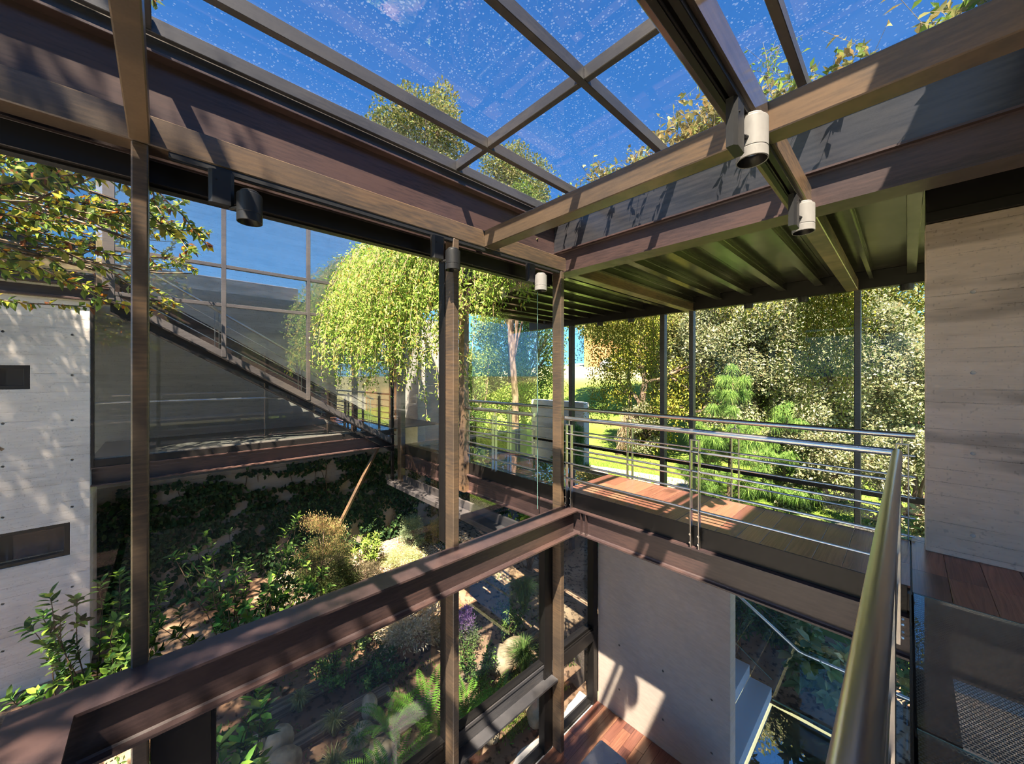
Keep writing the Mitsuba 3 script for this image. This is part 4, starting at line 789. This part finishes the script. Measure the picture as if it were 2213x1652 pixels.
# golden conifer and other fine foliage
def fine(key, label, cat, base, h, rad, n, cols, top, seed, taper=.8, L=.045, W=.012, trunk=True):
    r = np.random.default_rng(seed); k = thing(key, label, cat); z0 = gz(base[0], base[1]); t = r.uniform(.12, 1, n)**.8
    nb = 60; bz = r.uniform(.12, 1, nb); ba = r.uniform(0, 2*np.pi, nb); br = rad*(1 - taper*bz)*r.uniform(.55, 1.1, nb)
    c = np.stack([base[0] + np.cos(ba)*br, base[1] + np.sin(ba)*br, z0 + bz*h], 1); j = r.integers(0, nb, n); P = c[j] + r.normal(0, .30, (n, 3))*np.array([rad, rad, h*.22])*.55
    P[:, 2] = np.maximum(P[:, 2], z0 + .02); D = unit(P - np.array([base[0], base[1], z0 + h*.25]) + r.normal(0, .25, (n, 3)))
    g = np.clip((P[:, 2] - z0)/h - .55 + r.normal(0, .12, n), 0, .35)/.35; col = pal(r, cols, n)*(1 - g[:, None]) + pal(r, top, n)*g[:, None]
    m, c2 = leaf_mesh(P, D, rand_dir(r, n), L*r.uniform(.6, 1.5, n), W, col); part(k, 'foliage', leaf_ply(m, c2, 'm_leaf'), None, True)
    if trunk:
        st = [(wiggle(r, (base[0], base[1], z0 - .05), (base[0] + .02, base[1], z0 + h*.9), 7, .02), np.linspace(.03, .01, 7))] + [(np.array([[base[0], base[1], z0 + h*b*.7], q]), np.array([.008, .004])) for b, q in zip(bz[:40], c[:40])]
        part(k, 'trunk', ply(wood_of(st, 5), 'm_bark', True))
fine('golden_conifer', 'golden tipped conifer in front of the ivy wall', 'conifer', (-7.75, 2.25), 1.8, .60, 34000, [(.11,.17,.055,3), (.17,.21,.08,2), (.07,.11,.045,2)], [(.50,.30,.17,2), (.36,.34,.14,3)], 321, .5, .032, .013)
fine('dark_conifer', 'dark fine-leaved bush on the gravel beside the golden conifer', 'conifer', (-7.5, 2.95), .75, .45, 6000, [(.10,.11,.06,3), (.17,.17,.10,2)], [(.20,.18,.12,1)], 322, .5)
fine('juniper', 'blue green juniper on the sunlit gravel', 'juniper', (-8.7, 4.65), .75, .36, 5000, [(.22,.32,.20,3), (.32,.42,.26,2)], [(.36,.44,.26,1)], 323, .7)
fine('juniper', 'low spreading pale juniper left of the blue green one', 'juniper', (-8.2, 4.1), .35, .45, 4500, [(.30,.36,.16,3), (.40,.44,.22,2)], [(.45,.46,.24,1)], 324, .5, trunk=False)
fine('juniper', 'yellow tipped juniper beside the middle steel post', 'juniper', (-8.5, 5.35), .6, .40, 4500, [(.34,.30,.09,3), (.24,.24,.08,2)], [(.44,.38,.14,1)], 325, .5)
fine('dry_shrub', 'bleached dry shrub glowing in the sun left of the middle post', 'dry shrub', (-6.2, 3.3), .80, .55, 9000, [(.62,.56,.42,4), (.48,.42,.30,2), (.36,.38,.20,1)], [(.72,.66,.52,1)], 326, .3, .06, .020)
fine('sage_bush', 'flowering sage with thin purple spikes beside the middle post', 'sage', (-5.5, 3.95), .75, .25, 2600, [(.18,.28,.10,3), (.26,.36,.14,2)], [(.40,.22,.55,1)], 327, .5)

# ------------------------------------------------------------------ ferns, grass tufts, boulders, sleepers
def fern(x, y, nf, L, seed, label, cols):
    r = np.random.default_rng(seed); k = thing('sword_fern', label, 'fern', None); z = gz(x, y)
    for i in range(nf):
        a = i*2*np.pi/nf + r.uniform(-.3, .3); up = r.uniform(.75, 1.25); l = L*r.uniform(.75, 1.15); t = np.linspace(0, 1, 12)
        hr = l*(.25*t + .38*t**2); s = np.stack([x + np.cos(a)*hr, y + np.sin(a)*hr, z + l*up*(.95*t - .42*t**2.4)], 1)
        q = np.repeat(np.linspace(.10, .99, 26), 2); j = np.minimum((q*11).astype(int), 10); f = (q*11 - j)[:, None]; p = s[j]*(1-f) + s[j+1]*f; ax = unit(s[j+1] - s[j]); side = unit(np.cross(ax, [0, 0, 1.0])); side[::2] *= -1
        w = l*.115*np.sin(np.pi*np.clip(q*.92 + .06, 0, 1))**.7 + .006; m, c = leaf_mesh(p, unit(side + ax*.25), np.cross(side, ax)*np.where(np.arange(len(q)) % 2, 1, -1)[:, None] + [0, 0, .01], w, l*.026, pal(r, cols, len(q), .1), .05)
        st = tube(s, np.linspace(.004, .0015, 12), 3, False); v = np.vstack([m.vertices, st.vertices]); ff = np.vstack([m.faces, st.faces + len(m.vertices)])
        part(k, 'frond', mikit.ply((v, ff), leaf_tone(c.mean(0), 'm_leaf'), False))
FERN = [(.14,.27,.045,3), (.22,.38,.06,2), (.09,.19,.035,2)]
for i, (x, y, L, lab) in enumerate(((-4.45, 2.05, .85, 'sword fern by the lower window, left of the middle post'), (-4.75, 2.75, .90, 'sword fern by the lower window, against the middle post'), (-4.25, 1.55, .70, 'bright sword fern low in the left window'),
        (-4.25, 3.05, .80, 'sword fern behind the lower window pane right of the middle post'), (-4.3, 3.65, .75, 'sword fern at the foot of the narrow window near the corner post'), (-5.05, 2.35, .75, 'sword fern on the second row behind the window'), (-4.35, 1.05, .7, 'sword fern beside the large-leaved shrub'), (-4.6, 3.35, .7, 'shaded sword fern in front of the bushy plant'))):
    fern(x, y, 9, L, 401 + i, lab, FERN)
def tuft(x, y, n, L, seed, label, cols, key='grass_tuft', spread=.5):
    r = np.random.default_rng(seed); z = gz(x, y); a = r.uniform(0, 2*np.pi, n); o = r.uniform(.1, 1, n)*spread; l = L*r.uniform(.6, 1.1, n); h = np.stack([np.cos(a), np.sin(a), 0*a], 1)
    p0 = np.array([x, y, z - .01]) + h*.04*r.uniform(0, 1, (n, 1)); p1 = p0 + (h*(o*.45)[:, None] + [0, 0, .62])*l[:, None]; p2 = p0 + (h*(o*1.25)[:, None] + np.stack([0*a, 0*a, .85 - .75*o], 1))*l[:, None]
    s = np.stack([-np.sin(a), np.cos(a), 0*a], 1)*.0035; v = np.stack([p0 - s, p0 + s, p1 + s, p1 - s, p2], 1).reshape(-1, 3); f = (np.arange(n)[:, None, None]*5 + np.array([[0,1,2],[0,2,3],[3,2,4]])[None]).reshape(-1, 3)
    k = thing(key, label, 'grass'); part(k, 'blades', mikit.ply((v, f), 'm_leaf', False, color=np.repeat(pal(r, cols, n), 5, 0)), None, True)
PALE = [(.34,.36,.16,3), (.44,.44,.22,2), (.22,.28,.10,2)]; DEEP = [(.09,.17,.05,3), (.15,.26,.07,2)]
for i, (x, y, n, L, lab, c) in enumerate(((-4.95, 1.55, 420, .55, 'pale grass tuft low in the left window', PALE), (-5.55, 1.75, 260, .42, 'grass tuft on the sleepers, centre of the left window', PALE), (-6.1, 1.45, 260, .38, 'dry grass tuft beside the boulders under the beam', PALE),
        (-5.15, 1.95, 300, .45, 'bluish grass tuft behind the ferns', DEEP), (-4.75, .85, 300, .45, 'grass tuft right of the large-leaved shrub', PALE), (-6.2, 2.85, 260, .40, 'upright grass on the sunlit slope', PALE),
        (-5.6, 5.6, 600, 1.0, 'large dark grass clump under the bridge, behind the lower window', DEEP), (-4.6, 4.6, 500, .8, 'arching grass clump beside the corner frame', DEEP), (-4.2, 1.25, 240, .4, 'dark grass tuft at the foot of the window', DEEP))):
    tuft(x, y, n, L, 430 + i, lab, c)
def boulder(x, y, sx, sy, sz, seed, label):
    m = trimesh.creation.icosphere(3, 1.0); v = m.vertices; s = .80 + .40*meshkit.fbm(v*1.3 + seed*3.1); v = v*s[:, None]; v = np.sign(v)*np.abs(v)**.88*np.array([sx, sy, sz])
    c, q = math.cos(seed), math.sin(seed); v = v @ np.array([[c, q, 0], [-q, c, 0], [0, 0, 1]]); one('boulder', ply(trimesh.Trimesh(v + [x, y, gz(x, y) + sz*.35], m.faces, process=False), 'm_rock', True), label, 'boulder', 'boulders of the garden')
for i, (x, y, s, lab) in enumerate(((-5.75, 1.12, .20, 'rounded boulder below the beam, upper of a close pair'), (-5.45, 1.05, .24, 'rounded boulder below the beam, lower of a close pair'), (-5.85, .85, .17, 'pale boulder half hidden under the beam, left of the pair'),
        (-4.95, 2.15, .16, 'flat boulder among the ferns'), (-5.2, 2.0, .18, 'yellowish boulder among the low plants, left of the fern'), (-5.55, 2.25, .15, 'small boulder beside the bushy plant'), (-4.75, 1.75, .15, 'small boulder beside the pale grass tuft'),
        (-4.95, 4.35, .24, 'tall boulder behind the lower window, left of three'), (-4.95, 4.72, .22, 'boulder behind the lower window, middle of three'), (-4.6, 4.75, .20, 'boulder behind the lower window, right of three'), (-4.45, 3.95, .17, 'pale boulder beside the lit grass'), (-4.0, 4.25, .20, 'upright boulder against the lowest pane'), (-4.2, 3.5, .13, 'small pale stone behind the lowest pane'))):
    q = np.random.default_rng(460 + i); boulder(x, y, s*q.uniform(.85, 1.2), s*q.uniform(.75, 1.0), s*q.uniform(.8, 1.1), i + 1.0, lab)
for i, (x, y0, y1, lab) in enumerate(((-4.55, .9, 2.9, 'weathered timber sleeper nearest the window'), (-5.10, 1.2, 3.4, 'weathered timber sleeper, second from the window'), (-5.65, .5, 2.6, 'weathered timber sleeper, third from the window'), (-6.25, .9, 3.0, 'weathered timber sleeper, fourth from the window'), (-6.9, 1.4, 3.6, 'weathered timber sleeper below the sunlit gravel'), (-5.05, 3.5, 5.6, 'weathered timber sleeper behind the middle post'))):
    m = box(x - .11, x + .11, y0, y1, -.15, .12, .02); m.vertices[:, 2] += gz(x, (y0 + y1)/2); one('timber_sleeper', ply(m, 'm_sleeper'), lab, 'sleeper', 'timber sleepers of the garden steps')
    m2 = box(x - .11, x + .09, y0 + .05, y1 + .25, -.35, -.16, .02); m2.vertices[:, 2] += gz(x, (y0 + y1)/2)
r = np.random.default_rng(470); n = 9500; x = r.uniform(-9.2, -7.4, n); y = r.uniform(1.6, 6.2, n); z = ground_z(x, y); P = np.stack([x, y, z], 1)
s = r.uniform(.010, .026, n); o = np.array([[1,0,0],[-.5,.87,0],[-.5,-.87,0],[0,0,.7]]); v = (P[:, None] + o[None]*s[:, None, None]).reshape(-1, 3); f = (np.arange(n)[:, None, None]*4 + np.array([[0,1,3],[1,2,3],[2,0,3]])[None]).reshape(-1, 3)
mat('m_gravel', two(princ((.50,.43,.36), 0.9, 0.2)))
one('gravel', ply((v, f), 'm_gravel'), 'pale gravel strip in the sun at the foot of the ivy wall', 'gravel', kind='stuff')
r = np.random.default_rng(471); n = 9000; x = r.uniform(-8.6, -3.95, n); y = r.uniform(-.5, 6.0, n); z = ground_z(x, y); keep = meshkit.noise(np.stack([x*1.6, y*1.6, 0*x], -1)) > .52; x, y, z = x[keep], y[keep], z[keep]; n = len(x)
m, c = leaf_mesh(np.stack([x, y, z], 1), unit(r.normal(0, .7, (n, 3)) + [0, 0, .8]), rand_dir(r, n, .8), r.uniform(.03, .09, n), r.uniform(.015, .035, n), pal(r, [(.12,.24,.05,3), (.22,.36,.07,2), (.08,.15,.04,2), (.30,.24,.12,1)], n))
one('ground_cover', leaf_ply(m, c, 'm_leaf'), 'low green ground cover between the stones and sleepers', 'ground cover', kind='stuff')
r = np.random.default_rng(472); n = 6000; x = r.uniform(-4.75, -3.98, n); y = r.uniform(3.7, 5.1, n)
m, c = leaf_mesh(np.stack([x, y, ground_z(x, y)], 1), unit(r.normal(0, .4, (n, 3)) + [0, 0, 1]), rand_dir(r, n), r.uniform(.03, .07, n), .008, pal(r, [(.20,.34,.05,3), (.30,.42,.08,2)], n))
one('garden_grass', leaf_ply(m, c, 'm_leaf'), 'small lit patch of bright grass between the boulders', 'grass', kind='stuff')

# ------------------------------------------------------------------ ivy
k = thing('ivy', 'dark ivy covering the plastered garden wall under the stair house', 'ivy'); r = np.random.default_rng(501)
n = 19000; y = r.uniform(-.9, 8.5, n); z = r.uniform(-3.0, -.34, n); hole = meshkit.fbm(np.stack([y*2.1, z*3.0, 0*y + 3], -1)); keep = hole < .62; y, z = y[keep], z[keep]; n = len(y)
P = np.stack([-9.35 + r.uniform(.02, .12, n), y, z], 1); N = unit(r.normal(0, .35, (n, 3)) + [1, 0, .35]); D = unit(r.normal(0, .5, (n, 3)) + [.25, 0, -.8])
leaf_set(k, P, D, N, .095*r.uniform(.6, 1.25, n), .085*r.uniform(.6, 1.2, n), pal(r, [(.022,.050,.024,5), (.035,.075,.030,3), (.060,.11,.035,1)], n, .25), 'm_leaf_gloss', 200, fold=.10, curl=.1)
st = [(wiggle(r, (-9.335, a, -3.0), (-9.335, a + r.normal(0, .5), -.5), 8, .04), np.full(8, .006)) for a in r.uniform(-.5, 8, 26)]
part(k, 'stem', ply(wood_of(st, 4), 'm_twig'), None, True)

# ------------------------------------------------------------------ plants on the bridge roof, over the fascia
def roof_plant(label, x, y, h, spread, seed, nst, L, W, cols, single=0, droop=0.0, cat='shrub'):
    r = np.random.default_rng(seed); k = thing('roof_plant', label, cat); st, P, D, N = [], [], [], []
    for i in range(nst):
        b = np.array([x + r.uniform(-spread, spread), y + r.uniform(-.08, .45), 3.85]); e = b + [r.normal(0, .18), -droop*r.uniform(.1, 1) + r.normal(0, .08), h*r.uniform(.5, 1.1)]
        s = wiggle(r, b, e, 9, .02); st.append((s, np.linspace(.006, .002, 9))); P_, D_, N_ = strip_leaves(r, [s], int(14 + 16*h), L); P.append(P_); D.append(unit(D_ + [0, 0, .2])); N.append(N_)
        for _ in range(3):
            j = r.integers(3, 8); q = np.array([s[j], s[j] + r.normal(0, .12, 3) + [0, -.05, .07], s[j] + r.normal(0, .16, 3) + [0, -.08, .10]]); st.append((q, np.array([.003, .002, .0015]))); P_, D_, N_ = strip_leaves(r, [q], 8, L); P.append(P_); D.append(D_); N.append(N_)
    P, D, N = np.vstack(P), np.vstack(D), np.vstack(N); n = len(P)
    part(k, 'stem', ply(wood_of(st, 4), 'm_twig_pale')); leaf_set(k, P, D, N, L*r.uniform(.6, 1.3, n), W*r.uniform(.7, 1.3, n), pal(r, cols, n), 'm_leaf', single, rest_seg=1)
BRONZE = [(.42,.34,.14,4), (.34,.34,.14,3), (.50,.44,.20,2), (.26,.30,.10,2)]; FRESH = [(.26,.42,.08,3), (.36,.50,.12,2), (.18,.30,.06,2)]
roof_plant('bronze leaved shrub on the bridge roof, seen at the lower edge of the skylight', -2.55, 4.40, .62, .55, 601, 20, .085, .040, BRONZE, 60)
roof_plant('bushy bronze shrub on the bridge roof left of the overhead beam', -1.75, 4.42, .78, .38, 602, 26, .095, .045, BRONZE, 80)
roof_plant('bright green upright fern-like plant on the bridge roof', -1.35, 4.45, .75, .22, 603, 26, .065, .014, [(.42,.52,.08,3), (.32,.46,.08,2)], 0)
roof_plant('bronze and green shrub on the bridge roof right of the overhead beam', -.75, 4.40, .62, .26, 604, 22, .095, .046, BRONZE + FRESH, 60)
roof_plant('tall slender climber shoots on the bridge roof beside the overhead beam', -.95, 4.42, 1.35, .20, 605, 6, .045, .018, FRESH, 0)
roof_plant('sparse bronze leaved twigs on the bridge roof, near the top right', -.10, 4.36, .45, .28, 606, 11, .10, .050, BRONZE + FRESH, 60)
roof_plant('leafy twigs on the bridge roof at the top right corner', .30, 4.36, .50, .20, 607, 14, .105, .048, BRONZE + FRESH, 60)
roof_plant('light green creeper on the bridge roof above the corner post', -3.25, 4.42, .50, .30, 608, 16, .06, .026, FRESH, 0)
roof_plant('tall light twigs on the bridge roof rising left of the bushy shrub', -2.15, 4.50, 1.05, .35, 609, 8, .075, .034, BRONZE, 0)
# sprays hanging over the fascia
k = thing('fascia_creeper', 'sparse leafy sprays hanging just over the top of the fascia', 'creeper'); r = np.random.default_rng(621); st, P, D, N = [], [], [], []
for x in list(r.uniform(-3.5, -.9, 13)) + list(r.uniform(-.4, .35, 3)):
    a = np.array([x, 4.24, 3.87]); s = np.array([a, a + [r.normal(0, .04), -.10, .10], a + [r.normal(0, .06), -.24 - .10*r.uniform(), .07 + .07*r.uniform()]]); st.append((s, np.array([.003, .003, .002]))); P_, D_, N_ = strip_leaves(r, [s], 9, .08); P.append(P_); D.append(unit(D_ + [0, -.3, -.3])); N.append(N_)
P, D, N = np.vstack(P), np.vstack(D), np.vstack(N); n = len(P); part(k, 'stem', ply(wood_of(st, 3), 'm_twig_pale')); leaf_set(k, P, D, N, .085*r.uniform(.6, 1.2, n), .034, pal(r, FRESH, n), 'm_leaf', 0)

# creepers hanging in front of the rear glazing
def hanging(label, x0, x1, zb, nst, seed, cols):
    r = np.random.default_rng(seed); k = thing('hanging_creeper', label, 'creeper'); st, P, D, N = [], [], [], []
    for i in range(nst):
        x = r.uniform(x0, x1); a = np.array([x, 9.25 + r.uniform(0, .3), 3.9]); l = r.uniform(.22, 1)*(3.9 - zb); s = wiggle(r, a, a + [r.normal(0, .25), r.normal(0, .1), -l], 14, .03); st.append((s, np.full(14, .0045))); m = int(90*l); P_, D_, N_ = strip_leaves(r, [s], m, .06); P.append(P_ + r.normal(0, .10, P_.shape)); D.append(unit(D_ + [0, 0, -.3])); N.append(N_)
    P, D, N = np.vstack(P), np.vstack(D), np.vstack(N); n = len(P); part(k, 'stem', ply(wood_of(st, 3), 'm_twig'), None, True); leaf_set(k, P, D, N, .07*r.uniform(.6, 1.3, n), .032, pal(r, cols, n), 'm_leaf', 0)
YG = [(.30,.34,.05,3), (.40,.36,.07,2), (.20,.27,.05,3)]
hanging('yellow-green creeper hanging behind the rear glazing, left of the last post', -1.85, -.72, .55, 30, 631, YG)
hanging('thin creeper strands hanging behind the rear glazing beside the concrete wall', -.45, .35, 2.2, 8, 632, YG)
hanging('yellow creeper hanging behind the rear glazing, right of the close pair of posts', -3.1, -2.4, 2.0, 8, 633, YG)
hanging('dense creeper hanging behind the rear glazing, left of the close pair of posts', -6.6, -4.5, .2, 44, 634, YG)
